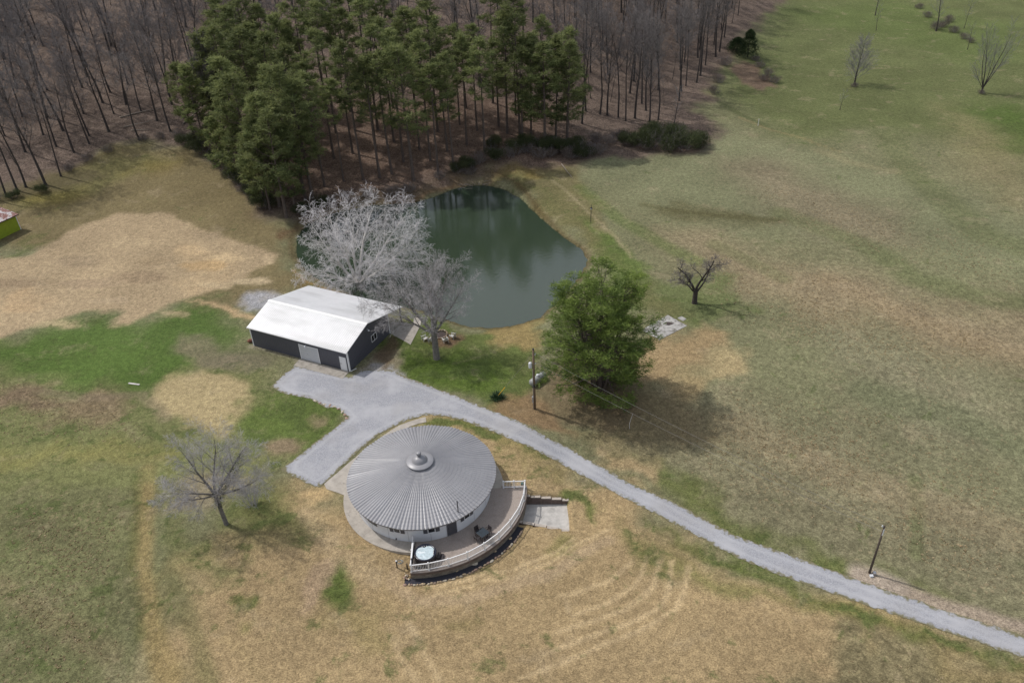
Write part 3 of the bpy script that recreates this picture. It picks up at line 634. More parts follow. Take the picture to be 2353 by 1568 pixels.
# ------------------------------------------------------------------ terrace
terr=thing('terrace','curved pebble concrete terrace wrapping the front of the round house','terrace',(HX,HY,0))
A0,A1=-R(92.6),-R(.9)
tp=MB().arc(7.0,10.92,A0,A1,-.02,.062,60)
o=tp.build('floor',M['deck'],terr)
ne=MB().prism([(8.2,-.18),(10.88,-.12),(10.88,.12),(8.2,.16)],-.4,.058).build('floor_strip',M['deck'],terr)
MB().arc(10.55,10.96,A0-.004,A1+.004,-.26,-.022,60).build('edge_beam',M['block'],terr)
MB().arc(10.45,10.86,A0-.002,A1+.002,-2.4,-.262,60).build('retaining_wall',M['stonewall'],terr)
MB().box(-.62,-.42,-10.5,-7.0,-1.6,-.022).build('end_wall',M['stonewall'],terr)
# railing
rail=thing('railing','white baluster railing along the curved outer edge of the terrace','railing',(HX,HY,0))
PP=[(-10.45,50.60),(-8.80,50.75),(-6.96,51.17),(-5.14,51.87),(-3.52,52.91),(-2.10,54.19),(-.93,55.75),(-.03,57.45),(.53,59.28),(.72,61.20)]
PP=[(x-HX,y-HY) for x,y in PP]
NP=[(.72-HX,61.20-HY),(-.44-HX,61.22-HY),(-1.56-HX,61.24-HY)]
LP=[(-.45,-10.80),(-.50,-9.0),(-.52,-7.35)]
def seg(p,q,par):
    a=math.atan2(q[1]-p[1],q[0]-p[0]); L_=math.hypot(q[0]-p[0],q[1]-p[1]); Mx=Matrix.Translation((p[0],p[1],0))@Matrix.Rotation(a,4,'Z')
    MB().box(.06,L_-.06,-.045,.045,.95,1.02,Mx).build('top_rail',M['white'],par,bevel=.01)
    MB().box(.06,L_-.06,-.03,.03,.14,.20,Mx).build('bottom_rail',M['white'],par)
    b_=MB(); k=int(L_/.145)
    for i in range(1,k): x=L_*i/k; b_.box(x-.019,x+.019,-.019,.019,.20,.95,Mx)
    o=b_.build('balusters',M['white'],par)
def post(p,par):
    m_=MB().box(-.06,.06,-.06,.06,.062,1.06).box(-.085,.085,-.085,.085,.0625,.14).box(-.08,.08,-.08,.08,1.062,1.09); m_.add([(-.07,-.07,1.092),(.07,-.07,1.092),(.07,.07,1.092),(-.07,.07,1.092),(0,0,1.15)],[(0,1,4),(1,2,4),(2,3,4),(3,0,4)])
    o=m_.build('post',M['white'],par); o.location=(p[0],p[1],0)
for i in range(len(PP)-1): seg(PP[i],PP[i+1],rail)
for p in PP[:-1]: post(p,rail)
for a,b_ in zip(NP[:-1],NP[1:]): seg(a,b_,rail)
for p in NP: post(p,rail)
for a,b_ in zip(LP[:-1],LP[1:]): seg(a,b_,rail)
for p in LP[1:]: post(p,rail)
# table and four chairs
tcx,tcy=-3.70,54.50; trz=R(42)
tb=thing('patio_table','square dark glass table on the terrace near the railing','table',(tcx,tcy,.062),trz)
o=MB().box(-.52,.52,-.52,.52,.705,.735).build('frame',M['wicker'],tb,bevel=.01)
MB().box(-.49,.49,-.49,.49,.7355,.745).build('tabletop',M['tableglass'],tb)
for sx in (-1,1):
    for sy in (-1,1): MB().box(sx*.47-.03,sx*.47+.03,sy*.47-.03,sy*.47+.03,0,.705).build('leg',M['wicker'],tb)
def patio_chair():
    c=thing('patio_chair','','chair',group='wicker chairs round the terrace table')
    MB().box(-.24,.24,-.22,.24,.40,.46).build('seat',M['wicker'],c,bevel=.015)
    Mb=Matrix.Translation((0,-.22,.46))@Matrix.Rotation(R(12),4,'X')
    MB().box(-.25,.25,-.03,.03,0,.44,Mb).build('backrest',M['wicker'],c,bevel=.02)
    for sx in (-1,1):
        MB().tube([(sx*.26,-.24,.64),(sx*.28,0,.66),(sx*.27,.22,.63)],.022,6).build('armrest',M['wicker'],c)
        for sy in (-1,1): MB().tube([(sx*.23,sy*.22,.46 if sy<0 else .62),(sx*.25,sy*.24,0)],[.024,.018],6).build('leg',M['wicker'],c)
    return c
pc=patio_chair(); first=True
for (dx,dy,lb) in ((-.70,0,'dark wicker chair at the table corner nearest the house door, far left'),(0,.70,'dark wicker chair on the far right of the glass table'),(0,-.72,'dark wicker chair on the near left side of the glass table'),(.70,0,'dark wicker chair between the glass table and the white railing')):
    c=pc if first else copy_tree(pc); first=False
    v=Matrix.Rotation(trz,3,'Z')@Vector((dx*1.0,dy,0)); c.location=(tcx+v.x,tcy+v.y,.062); c.rotation_euler=(0,0,math.atan2(-v.y,-v.x)-math.pi/2); c['label']=lb
# hot tub
tx,ty=-9.17,52.15
tub=thing('hot_tub','round dark hot tub full of bubbling water at the left end of the terrace','hot tub',(tx,ty,.062))
MB().lathe([(.96,0),(1.0,.05),(1.03,.80),(1.04,.84)],48,caps=False).build('cabinet',M['wicker'],tub,True)
MB().lathe([(1.04,.84),(1.07,.88),(1.05,.92),(.94,.93),(.90,.88),(.80,.45),(.2,.42)],48,caps=False).build('shell',M['tubshell'],tub,True)
fm=mat('tub_water',(.52,.62,.66),.25,noise=(5,.22),noise2=(3,(.85,.9,.92),.54,.14),bump=(6,.6,.05))
wtr=MB(); k=40; pts=[]
for j in range(k):
    a=2*math.pi*j/k; r=.90
    r-= .26*math.exp(-((a-R(100))/.42)**2)+.12*math.exp(-((a-R(2))/.3)**2)+.12*math.exp(-((a-R(358))/.3)**2)
    pts.append((r*math.cos(a),r*math.sin(a)))
wtr.add([(x,y,.865) for x,y in pts],[tuple(range(k))]).build('water',fm,tub)
lg=MB()
for a in (85,100,115,0,12,-12): lg.lathe([(.05,0),(.05,.02),(.02,.03)],10,(.80*math.cos(R(a)),.80*math.sin(R(a)),.87))
lg.build('jets',M['metal'],tub)
cv=MB().box(-1.31,-1.15,-.95,1.15,.25,1.12).build('folded_cover',M['dgrey'],tub,bevel=.03)
MB().box(-1.30,-1.17,-.85,1.05,1.121,1.15).build('cover_top',M['white'],cv,bevel=.01)
MB().box(-1.0,.55,-1.22,-1.0,0,.06).build('base',M['black'],tub)
st=thing('tub_steps','dark two-tread plastic steps against the hot tub','steps',(tx+1.12,ty+.05,.062),R(-8))
MB().box(0,.30,-.34,.34,0,.42).build('upper_step',M['wicker'],st,bevel=.02); MB().box(.302,.60,-.38,.38,0,.21).build('lower_step',M['wicker'],st,bevel=.02)
# ------------------------------------------------------------------ sunken patio with its walls
pat=MB().prism(PAT,-2.1,-1.5); o=pat.build('patio',mat('patio_concrete',(.47,.45,.42),.9,noise=(1.4,.22,9),noise2=(.8,(.30,.285,.265),.56,.14))); tag(o,kind='structure')
nw=thing('block_retaining_wall','dark block retaining wall with pale stepped caps above the sunken patio','retaining wall',(0.0,60.30,0),math.atan2(-.32,6.1))
xs=[-.2,1.25,2.35,3.45,4.55,5.3]; zs=[-.30,-.46,-.62,-.78,-.96]
for i in range(5):
    bk=MB(); z=-2.1; row=0
    while z<zs[i]-.08:
        z2_=min(z+.2,zs[i]-.08); x=xs[i]+.002; off=.15 if row%2 else 0
        bx=x
        while bx<xs[i+1]-.02:
            nb_=min(bx+(.40 if bx>x or not row%2 else .2),xs[i+1]-.002); bk.box(bx+.006,nb_-.006,.0+.012*(row%2),.34,z+.006,z2_-.006); bx=nb_
        z=z2_; row+=1
    bk.build('block_courses',M['block'],nw)
    MB().box(xs[i]+.01,xs[i+1]-.01,.02,.33,-2.1,zs[i]-.09).build('wall_core',M['block'],nw)
    MB().box(xs[i]+(.25 if i==0 else .01),xs[i+1]-.06,-.02,.30,zs[i]-.078,zs[i]).build('cap',M['cap'],nw,bevel=.01)
sx0,sy0=-.95,57.62; a=math.atan2(56.0-57.62,5.05+.95)
sw=thing('low_retaining_wall','low block wall with pale caps on the lawn side of the sunken patio','retaining wall',(sx0,sy0,0),a)
xs=[0,1.35,2.6,3.85,5.1,6.25]; zs=[-.74,-.80,-.86,-.95,-1.05]
for i in range(5):
    MB().box(xs[i],xs[i+1]-.004,-.30,0,-2.1,zs[i]-.08).build('blocks',M['block'],sw); MB().box(xs[i]+.02,xs[i+1]-.05,-.32,.0,zs[i]-.078,zs[i]).build('cap',M['cap'],sw,bevel=.01)
# ------------------------------------------------------------------ mulch bed, border stones
mb=MB(); n=60; r0=10.80
for i in range(n+1):
    a=R(-96)+(R(-26)+R(96))*i/n
    for r in (r0,11.55): x,y=r*math.cos(a)+HX,r*math.sin(a)+HY; mb.v.append((x,y,max(H1(x,y),-1.2)+.05))
for i in range(n): mb.f.append((2*i,2*i+1,2*i+3,2*i+2))
o=mb.build('mulch_bed',M['mulch']); tag(o,kind='structure')
rnd=random.Random(5)
def rock(name,x,y,z,sx,sy,sz,rz,m,seed,parent=None,rough=.25):
    import bmesh
    bm=bmesh.new(); bmesh.ops.create_icosphere(bm,subdivisions=2,radius=1); rg=random.Random(seed)
    k=[Vector((rg.uniform(-1,1),rg.uniform(-1,1),rg.uniform(-1,1))).normalized() for _ in range(9)]; kd=[rg.uniform(.62,.95) for _ in k]
    for v in bm.verts:
        for n_,d_ in zip(k,kd):
            e=v.co.dot(n_)-d_
            if e>0: v.co-=n_*e
    for v in bm.verts: v.co=Vector((v.co.x*sx,v.co.y*sy,v.co.z*sz))
    me=bpy.data.meshes.new(name); bm.to_mesh(me); bm.free(); me.materials.append(m); o=bpy.data.objects.new(name,me); col.objects.link(o)
    o.location=(x,y,z); o.rotation_euler=(rg.uniform(-.15,.15),rg.uniform(-.15,.15),rz)
    if parent: o.parent=parent
    return o
stm=[mat('stone_'+n_,c,.9,noise=(6,.3)) for n_,c in (('tan',(.44,.34,.22)),('brown',(.27,.20,.15)),('pale',(.52,.46,.36)),('rose',(.34,.23,.18)))]
a=-95.5; i=0
while a<-27:
    L_=rnd.uniform(.11,.26); r=11.58+rnd.uniform(-.05,.05); x,y=HX+r*math.cos(R(a)),HY+r*math.sin(R(a))
    o=rock('border_stone',x,y,max(H1(x,y),-1.2)+.08,L_*1.05,rnd.uniform(.09,.14),rnd.uniform(.08,.12),R(a+90),stm[rnd.choice([0,0,1,2,3])],100+i)
    lab='tan fieldstone in the curved edging of the dark mulch bed'
    tag(o,'rough fieldstone laid in the curved edging row of the dark mulch bed','stone','edging stones of the mulch bed'); i+=1
    a+=math.degrees(2*L_/r)*1.02
for (px,py,sx,lb) in ((863,1465,.17,'small pale flat rock at the left end of the dark mulch'),(1120,1410,.20,'small tan pointed rock on the mulch, second from the left'),(1277,1345,.40,'largest pale flat rock lying on the dark mulch'),(1455,1243,.16,'little pale rock on the mulch below the railing middle'),(1587,1130,.20,'tan triangular rock near the patio end of the mulch')):
    x,y=at(*z1(px,py),-.85); tag(rock('flat_rock',x,y,H1(x,y)+.08,sx,sx*.75,.09,.4,stm[2 if px in(863,1277) else 0],int(px)),lb,'rock','flat rocks on the mulch')
# rubble, stakes and hose at the terrace corner
fp=thing('rubble_pile','jumble of small rocks and dried flowers at the left corner of the terrace','rubble pile',(-11.05,50.75,H1(-11.05,50.75)))
for i in range(16): rock('rock',rnd.uniform(-.35,.4),rnd.uniform(-.35,.4),rnd.uniform(.05,.25),rnd.uniform(.07,.14),rnd.uniform(.06,.12),rnd.uniform(.05,.09),rnd.uniform(0,3),stm[i%4],300+i,fp)
x,y=at(*z1(600,1365),-.35); hp=thing('hose_post','short wooden post holding a garden tap left of the terrace','post',(x,y,H1(x,y)))
MB().box(-.05,.05,-.05,.05,0,.95).build('post',M['wooddark'],hp,bevel=.01); MB().box(-.07,.07,-.07,.07,.952,1.0).build('tap',M['lamp'],hp)
hb=MB(); 
for i,(r,cx,cz) in enumerate(((.24,.33,.85),(.27,.34,.82),(.21,.32,.80),(.29,.38,.74))): hb.tube([(cx+r*math.cos(t_*.35),.0+.02*i+r*.9*math.sin(t_*.35),cz+.02*math.sin(t_)) for t_ in range(19)],.02,6)
hs=hb.build('garden_hose',M['hose']); hs.location=(x,y,H1(x,y)); tag(hs,'coiled grey-green garden hose hanging on the short wooden post','hose')
x,y=at(*z1(693,1395),-.7); o=MB().box(-.06,.06,-.05,.05,-.1,.75).build('stake',M['wooddark']); o.location=(x,y,H1(x,y)); tag(o,'dark wooden stake standing at the left corner of the terrace','stake')

o=MB().box(-.14,.14,-.14,.14,-.35,.15).build('utility_box',mat('green_box',(.02,.10,.08),.5)); o.location=(.45,61.75,.05); tag(o,'small dark green box behind the end corner of the railing','utility box')
# ------------------------------------------------------------------ barn
BA=math.atan2(83.59-90.6,-21.07+35.2); BL=15.8
barn=thing('metal_barn','charcoal metal barn with a white ribbed roof beside the pond','barn',(-35.2,90.6,0),BA)
bz=H1(-28,88); ZF=3.2; ZR=4.56; YR=4.8; YB=13.1; ZB=2.38; YW=9.54
def zroof(y): return ZF+(ZR-ZF)*y/YR if y<YR else ZR-(ZR-ZB)*(y-YR)/(YB-YR)
# ribbed walls
def ribwall(p0,p1,ztop,ridge=.02,pitch=.3,z0=-.3,holes=()):
    mb=MB(); L_=math.hypot(p1[0]-p0[0],p1[1]-p0[1]); dx,dy=(p1[0]-p0[0])/L_,(p1[1]-p0[1])/L_; nx_,ny_=dy,-dx
    prof=[]; s=0
    while s<L_-1e-6:
        for ds,o_ in ((0,0),(pitch*.72,0),(pitch*.78,ridge),(pitch*.92,ridge),(pitch*.98,0)):
            if s+ds<L_: prof.append((s+ds,o_))
        s+=pitch
    prof.append((L_,0))
    for s,o_ in prof:
        x,y=p0[0]+dx*s+nx_*o_,p0[1]+dy*s+ny_*o_; mb.v+=[(x,y,z0),(x,y,ztop(s))]
    for i in range(len(prof)-1): mb.f.append((2*i,2*i+2,2*i+3,2*i+1))
    return mb
ribwall((0,0),(BL,0),lambda s:ZF-.05).build('wall',M['siding'],barn)
ribwall((BL,0),(BL,YW),lambda s:zroof(s)-.06).build('wall',M['siding'],barn)
ribwall((0,YB-.4),(0,0),lambda s:zroof(YB-.4-s)-.06).build('wall',M['siding'],barn)
ribwall((BL,YW),(0,YW),lambda s:zroof(YW)-.06).build('wall',M['siding'],barn)
def ribroof(y0,z0_,y1,z1_,name):
    mb=MB(); prof=[]; s=-.18; Lr=BL+.36; t_=0; pitch=.3
    while t_<Lr:
        for ds,o_ in ((0,0),(pitch*.68,0),(pitch*.76,.03),(pitch*.90,.03),(pitch*.98,0)):
            if t_+ds<Lr: prof.append((s+t_+ds,o_))
        t_+=pitch
    prof.append((s+Lr,0))
    for x,o_ in prof: mb.v+=[(x,y0,z0_+o_),(x,y1,z1_+o_)]
    for i in range(len(prof)-1): mb.f.append((2*i,2*i+2,2*i+3,2*i+1))
    n0=len(mb.v); mb.box(-.18,Lr-.18,0,1,0,1)
    for k in range(n0,len(mb.v)):
        x,y,z=mb.v[k]; yy=y0 if y==0 else y1; zz=(z0_ if y==0 else z1_)-.004-(.07 if z==0 else 0); mb.v[k]=(x,yy,zz)
    return mb.build(name,M['roofwhite'],barn)
rf=ribroof(-.22,ZF-.06,YR,ZR,'roof'); ribroof(YR,ZR,YB,ZB,'rear_roof')
MB().add([(-.2,YR-.28,ZR-.045),(BL+.2,YR-.28,ZR-.045),(BL+.2,YR,ZR+.055),(-.2,YR,ZR+.055),(BL+.2,YR+.28,ZR-.03),(-.2,YR+.28,ZR-.03)],[(0,1,2,3),(3,2,4,5)]).build('ridge_cap',M['white'],rf)
MB().box(-.2,BL+.2,-.34,-.222,ZF-.19,ZF-.075).build('gutter',M['white'],barn)
for (p,q) in (((-.04,.10),(-.04,.08)),):
    pass
for x0,x1,y0,y1 in ((-.045,.12,-.045,-.022),(BL-.12,BL+.045,-.045,-.022)):
    MB().box(x0,x1,y0,y1,-.2,ZF-.08).build('corner_trim',M['white'],barn)
MB().box(BL+.022,BL+.045,-.020,.14,-.2,ZF-.08).build('corner_trim',M['white'],barn); MB().box(-.045,-.022,-.020,.14,-.2,ZF-.08).build('corner_trim',M['white'],barn)
MB().box(BL+.022,BL+.15,.05,.15,-.05,.06).tube([(BL+.1,.12,.06),(BL+.35,.9,.03)],.05,6).build('downspout',M['white'],barn)
def loc(px,py):                                            # photo point on the ground -> metres along the front wall
    s=.2975; x,y=at((700+px*s)*.76813,(800+py*s)*.76813); dx,dy=x+35.2,y-90.6
    return dx*math.cos(BA)+dy*math.sin(BA)
g0,g1=loc(682,912),loc(875,965); d0,d1=loc(1085,1020),loc(1146,1036)
gd=MB()
for i in range(6): gd.box(g0+.09,g1-.09,-.045,-.03,.02+i*.385,.02+i*.385+.375)
gd=gd.build('garage_door',M['garage'],barn,bevel=.01)
MB().box(g0,g0+.10,-.07,-.024,0,2.42).box(g1-.10,g1,-.07,-.024,0,2.42).box(g0+.1,g1-.1,-.07,-.024,2.33,2.42).build('frame',M['white'],gd)
MB().box(g0+1.2,g0+1.34,-.06,-.0455,1.05,1.08).build('handle',M['black'],gd)
dd=MB().box(d0+.05,d1-.03,-.055,-.03,.03,2.05).build('door',M['white'],barn); MB().box(d0-.03,d0+.05,-.07,-.024,0,2.12).box(d1-.03,d1+.04,-.07,-.024,0,2.12).box(d0+.05,d1-.03,-.07,-.024,2.05,2.12).build('frame',M['white'],dd)
MB().box(d0+.10,d0+.15,-.10,-.056,.95,1.12).build('handle',M['black'],dd)
def fixture(x,y,z,rx):
    mb=MB().tube([(0,0,0),(0,-.18,.06),(0,-.32,.02)],.025,6).lathe([(.05,.02),(.10,-.03),(.15,-.13),(.14,-.15)],14,(0,-.34,0))
    o=mb.build('wall_lamp',M['lamp'],barn,True); o.location=(x,y,z); o.rotation_euler=(0,0,rx)
fixture((g0+g1)/2-.2,-.03,2.62,0); fixture(BL+.03,YR-.2,3.75,R(90))
wy0,wy1=5.4,6.5; ww=MB().box(BL+.022,BL+.03,wy0,wy1,1.25,2.15).build('window',M['glass'],barn)
MB().box(BL+.0225,BL+.06,wy0-.07,wy0,1.18,2.22).box(BL+.0225,BL+.06,wy1,wy1+.07,1.18,2.22).box(BL+.0225,BL+.06,wy0,wy1,2.15,2.22).box(BL+.0225,BL+.06,wy0,wy1,1.18,1.25).box(BL+.031,BL+.05,(wy0+wy1)/2-.03,(wy0+wy1)/2+.03,1.25,2.15).build('frame',M['white'],ww)
for x in (BL-.05,BL*.66,BL*.33,.08): MB().box(x-.08,x+.08,YB-.50,YB-.34,-.8,zroof(YB-.42)-.08).build('post',M['wooddark'],barn)
MB().box(BL-.06,BL+.06,YW-.02,YW+.12,-.2,zroof(YW)-.08).build('corner_post',M['white'],barn)
MB().box(0,BL+.05,YB-.46,YB-.38,zroof(YB-.42)-.30,zroof(YB-.42)-.09).build('beam',M['wooddark'],barn)
def bw(x,y): return (-35.2+x*math.cos(BA)-y*math.sin(BA), 90.6+x*math.sin(BA)+y*math.cos(BA))
slab('barn_floor',[bw(.05,.05),bw(BL-.05,.05),bw(BL-.05,YB-.2),bw(.05,YB-.2)],-.5,.03,M['concdark'])
slab('apron',[at(*((700+a_*.2975)*.76813 if k==0 else (800+a_*.2975)*.76813 for k,a_ in enumerate(q_))) for q_ in ((600,985),(663,918),(1160,1047),(1092,1118))],-.2,.075,M['concdark'])
slab('patio_pad',[bw(BL+.0,YW+.1),bw(BL+4.1,YW-1.25),at(*((700+1870*.2975)*.76813,(800+590*.2975)*.76813)),bw(BL,YB-.3)],-.5,.065,M['concdark'])
p_=[at((700+a_*.2975)*.76813,(800+b_*.2975)*.76813) for a_,b_ in ((1875,580),(1890,500),(1812,500),(1800,560),(1810,585))]
slab('patio_step',p_,-.5,.05,M['conc'])
# scrap by the barn
x,y=bw(-.9,.55); o=rock('scrap_metal',x,y,.3,.55,.32,.3,.5,M['rust'],77); tag(o,'crumpled rusty brown scrap lying at the left front corner of the barn','scrap')
x,y=bw(-.75,4.6); sc=thing('rusty_trailer','red rusty steel cart half hidden behind the left wall of the barn','cart',(x,y,0),BA+R(5))
MB().box(-.7,.55,-1.9,1.9,.45,.52).box(-.7,-.64,-1.9,1.9,.52,.85).box(-.64,.55,1.84,1.9,.52,.85).build('bed',M['rust'],sc)
for yy in (-.8,.9):
    wm_=Matrix.Translation((-.78,yy,.3))@Matrix.Rotation(R(90),4,'Y'); MB().lathe([(.3,-.07),(.3,.07)],16,M=wm_).build('wheel',M['black'],sc)
x,y=bw(-.55,2.2); o=MB().lathe([(.29,0),(.30,.3),(.29,.31),(.30,.6),(.29,.61),(.30,.88)],18).build('steel_drum',M['metal'],smooth=True); o.location=(x,y,0); tag(o,'galvanised grey drum standing against the left wall of the barn','drum')
# ------------------------------------------------------------------ fire pit and lawn chairs
def z7(x,y): s=310/1944; return ((1150+x*s)*.76813,(900+y*s)*.76813)
fx,fy=at(*z7(1050,635)); fz=H1(fx,fy)
fire=thing('fire_pit','ring of tan stones round a dark fire pit by the pond','fire pit',(fx,fy,fz))
MB().lathe([(.05,.03),(.8,.03),(.85,-.1)],24,caps=True).build('ash_bed',M['ash'],fire)
for i in range(26):
    a=2*math.pi*i/26; rock('stone',.95*math.cos(a),.95*math.sin(a),.10,.14,.10,.10,a+1.57,stm[i%4],500+i,fire)
for i in range(16):
    a=2*math.pi*(i+.3)/16
    if math.sin(a)>-.5: rock('stone',.90*math.cos(a),.90*math.sin(a),.25,.15,.11,.09,a+1.57,stm[(i*3)%4],600+i,fire)
def lawn_chair():
    c=thing('lawn_chair','','chair',group='low plastic chairs round the fire pit')
    Ms=Matrix.Translation((0,0,.32))@Matrix.Rotation(R(10),4,'X')
    MB().box(-.27,.27,-.26,.28,-.02,.02,Ms).build('seat',M['chairp'],c,bevel=.01)
    Mb=Matrix.Translation((0,-.26,.30))@Matrix.Rotation(R(24),4,'X')
    bk=MB()
    for i in range(5): bk.box(-.26+i*.106,-.26+i*.106+.094,-.015,.015,0,.62+.05*(2-abs(i-2)),Mb)
    bk.build('backrest',M['chairp'],c)
    for sx in (-1,1):
        MB().box(sx*.34-.06,sx*.34+.06,-.32,.34,.54,.565).build('armrest',M['chairp'],c)
        MB().box(sx*.31-.03,sx*.31+.03,.22,.30,0,.54).build('leg',M['chairp'],c); MB().box(sx*.31-.03,sx*.31+.03,-.36,-.28,0,.54).build('leg',M['chairp'],c)
    return c
lc=lawn_chair(); first=True
for (px,py,lb) in ((1275,690,'grey plastic lawn chair farthest right of the fire pit'),(1140,765,'grey plastic lawn chair in front of the fire pit on its right'),(760,735,'grey plastic lawn chair left of the grey tree trunk'),(893,775,'grey plastic lawn chair mostly hidden behind the grey tree trunk')):
    c=lc if first else copy_tree(lc); first=False; x,y=at(*z7(px,py)); c.location=(x,y,H1(x,y)); c.rotation_euler=(0,0,math.atan2(fy-y,fx-x)-math.pi/2); c['label']=lb
# ------------------------------------------------------------------ gas tank
def z8(x,y): s=200/1742; return ((1550+x*s)*.76813,(1080+y*s)*.76813)
a_=at(*z8(345,590),.5); b_=at(*z8(665,355),.5); ax,ay=a_; dx,dy=b_[0]-ax,b_[1]-ay; tl=math.hypot(dx,dy)
tk=thing('gas_tank','silver horizontal gas tank on the grass behind the transformer pole','gas tank',((ax+b_[0])/2,(ay+b_[1])/2,H1(ax,ay)),math.atan2(dy,dx))
Mt=Matrix.Translation((0,0,.62))@Matrix.Rotation(R(90),4,'Y'); hl=1.15
prof=[(.02,-hl-.22),(.20,-hl-.20),(.36,-hl-.12),(.45,-hl),(.47,-hl+.1),(.47,hl-.1),(.45,hl),(.36,hl+.12),(.20,hl+.20),(.02,hl+.22)]
MB().lathe(prof,28,M=Mt).build('vessel',M['tank'],tk,True)
MB().lathe([(.2,0),(.2,.14),(.17,.2),(.05,.23)],20,(0,0,1.06)).build('valve_dome',M['lamp'],tk,True)
for sx in (-1,1): MB().box(sx*.8-.1,sx*.8+.1,-.35,.35,0,.2).build('support',M['concold'],tk)
for sx in (-.85,.85): MB().box(sx-.04,sx+.04,-.02,.02,1.07,1.2).build('lifting_lug',M['metal'],tk)
# ------------------------------------------------------------------ utility poles, wires
def line(a,b_,sag,n=24): return [(a[0]+(b_[0]-a[0])*i/n,a[1]+(b_[1]-a[1])*i/n,a[2]+(b_[2]-a[2])*i/n-4*sag*(i/n)*(1-i/n)) for i in range(n+1)]
x1,y1,zg1=P3(1228,938); PH=8.6
p1=thing('utility_pole','wooden utility pole carrying a grey transformer beside the gravel drive','utility pole',(x1,y1,zg1))
MB().tube([(0,0,-.3),(0.0,0,PH)],[.17,.12],12).build('pole',M['wood'],p1,True)
MB().tube([(0,0,PH+.002),(0,0,PH+.08)],.125,12).build('pole_cap',M['black'],p1)
MB().lathe([(.2,0),(.21,.05),(.21,.62),(.18,.70),(.05,.74)],20,(-.38,-.05,6.1)).build('transformer',M['lamp'],p1,True)
MB().lathe([(.05,0),(.06,.05),(.04,.1),(.06,.15),(.03,.22)],10,(.22,.0,7.85)).lathe([(.05,0),(.06,.05),(.04,.1)],10,(.25,0,6.6)).box(.1,.24,-.03,.03,7.8,7.86).box(.1,.26,-.03,.03,6.55,6.6).build('insulator',M['lamp'],p1)
MB().tube([(-.13,-.13,0),(-.13,-.13,5.9)],.025,6).build('conduit',M['metal'],p1)
MB().box(-.30,-.10,-.30,-.12,1.1,2.0).build('meter_box',M['metal'],p1,bevel=.02)
MB().lathe([(.168,0),(.166,.5)],14,(0,0,3.2),caps=False).build('marker_band',M['black'],p1)
x2,y2,zg2=P3(1997,1315); 
p2=thing('utility_pole','slim brown utility pole standing alone above the drive at the right','utility pole',(x2,y2,zg2))
MB().tube([(0,0,-.3),(0,0,6.3)],[.115,.085],12).build('pole',M['wooddark'],p2,True)
MB().box(-.05,.02,-.16,-.10,5.2,6.0).lathe([(.05,0),(.06,.05),(.04,.1),(.06,.16)],10,(-.2,0,6.2)).box(-.2,-.08,-.02,.02,6.16,6.2).build('insulator',M['lamp'],p2)
mbx=MB().box(.2,.45,-.35,-.1,0,.35).build('meter_box',M['metal'],p2)
MB().box(-.15,.15,-.55,-.30,0,.18).build('junction_box',M['lamp'],p2)
for (za,zb,sg,lb) in ((8.05,6.35,.5,'upper overhead wire between the two utility poles'),(6.7,5.6,.55,'lower overhead wire between the two utility poles')):
    o=MB().tube(line((x1+.25,y1,zg1+za),(x2-.12,y2,zg2+zb),sg),.013,4).build('overhead_wire',M['wire']); tag(o,lb,'wire','wires between the poles')
gx_,gy_,gz_=P3(1141,912)
o=MB().tube([(x1,y1,zg1+8.1),(gx_,gy_,gz_)],.012,4).build('guy_wire',M['wire']); tag(o,'thin guy wire slanting from the transformer pole down to the ground','wire')
t1=Vector((gx_,gy_,gz_)); dv=(Vector((x1,y1,zg1+8.1))-t1).normalized()
o=MB().tube([t1+dv*.3,t1+dv*2.3],.04,8).build('guy_wire_guard',M['yellow']); tag(o,'yellow plastic sleeve on the guy wire above the spiky plant','guy guard')
# ------------------------------------------------------------------ broken slab, lamp post, stake
def z5(x,y): s=680/2012; return ((1500+x*s)*.76813,(730+y*s)*.76813)
def drape(poly_uv,name,lab,cat,th=.12,m=M['concold']):
    pl=[atT(*q_) for q_ in poly_uv]; zm=max(H1(*p) for p in pl)+.05; o=MB().prism(pl,zm-th-.3,zm).build(name,m,bevel=.02); tag(o,lab,cat); return o,pl,zm
o,pl,zm=drape([z5(1470,628),z5(1640,722),z5(1395,850),z5(1240,760)],'concrete_slab','stained old concrete slab on the grass right of the big pine','slab')
hx,hy=atT(*z5(1485,705)); h2=MB()
pts=[(hx+.55*(1+.35*math.sin(5*t_*.4+1))*math.cos(t_*.4),hy+.4*(1+.3*math.cos(3*t_*.4))*math.sin(t_*.4)) for t_ in range(16)]
h2.add([(a_,b_,zm+.004) for a_,b_ in pts],[tuple(range(16))]); ho=h2.build('leaf_heap',M['ash']); tag(ho,'brown leaf litter caught on the broken concrete slab','leaf heap')
drape([z5(1590,638),z5(1635,662),z5(1605,682),z5(1555,655)],'small_slab','small square concrete lid beside the broken slab','slab')
x,y,z=P3(1357,512)
lp=thing('lamp_post','thin black lamp post with a small white globe on the bank of the pond','lamp post',(x,y,z))
MB().tube([(0,0,0),(0,0,2.5)],.055,8).build('post',M['black'],lp); MB().lathe([(.06,0),(.14,.05),(.15,.14),(.09,.2)],14,(0,0,2.5)).build('globe',M['lamp'],lp,True)
MB().lathe([(.2,0),(.16,.06),(.05,.12),(.04,.4),(.01,.75)],12,(.04,0,2.71)).tube([(-.35,0,2.9),(.3,0,2.85)],.03,6).build('finial',M['black'],lp)
x,y,z=P3(1741,289); o=MB().tube([(0,0,0),(.02,0,1.5)],.06,8).build('marker_stake',M['white']); o.location=(x,y,z); tag(o,'short white marker stake alone in the pasture near the woods','stake')
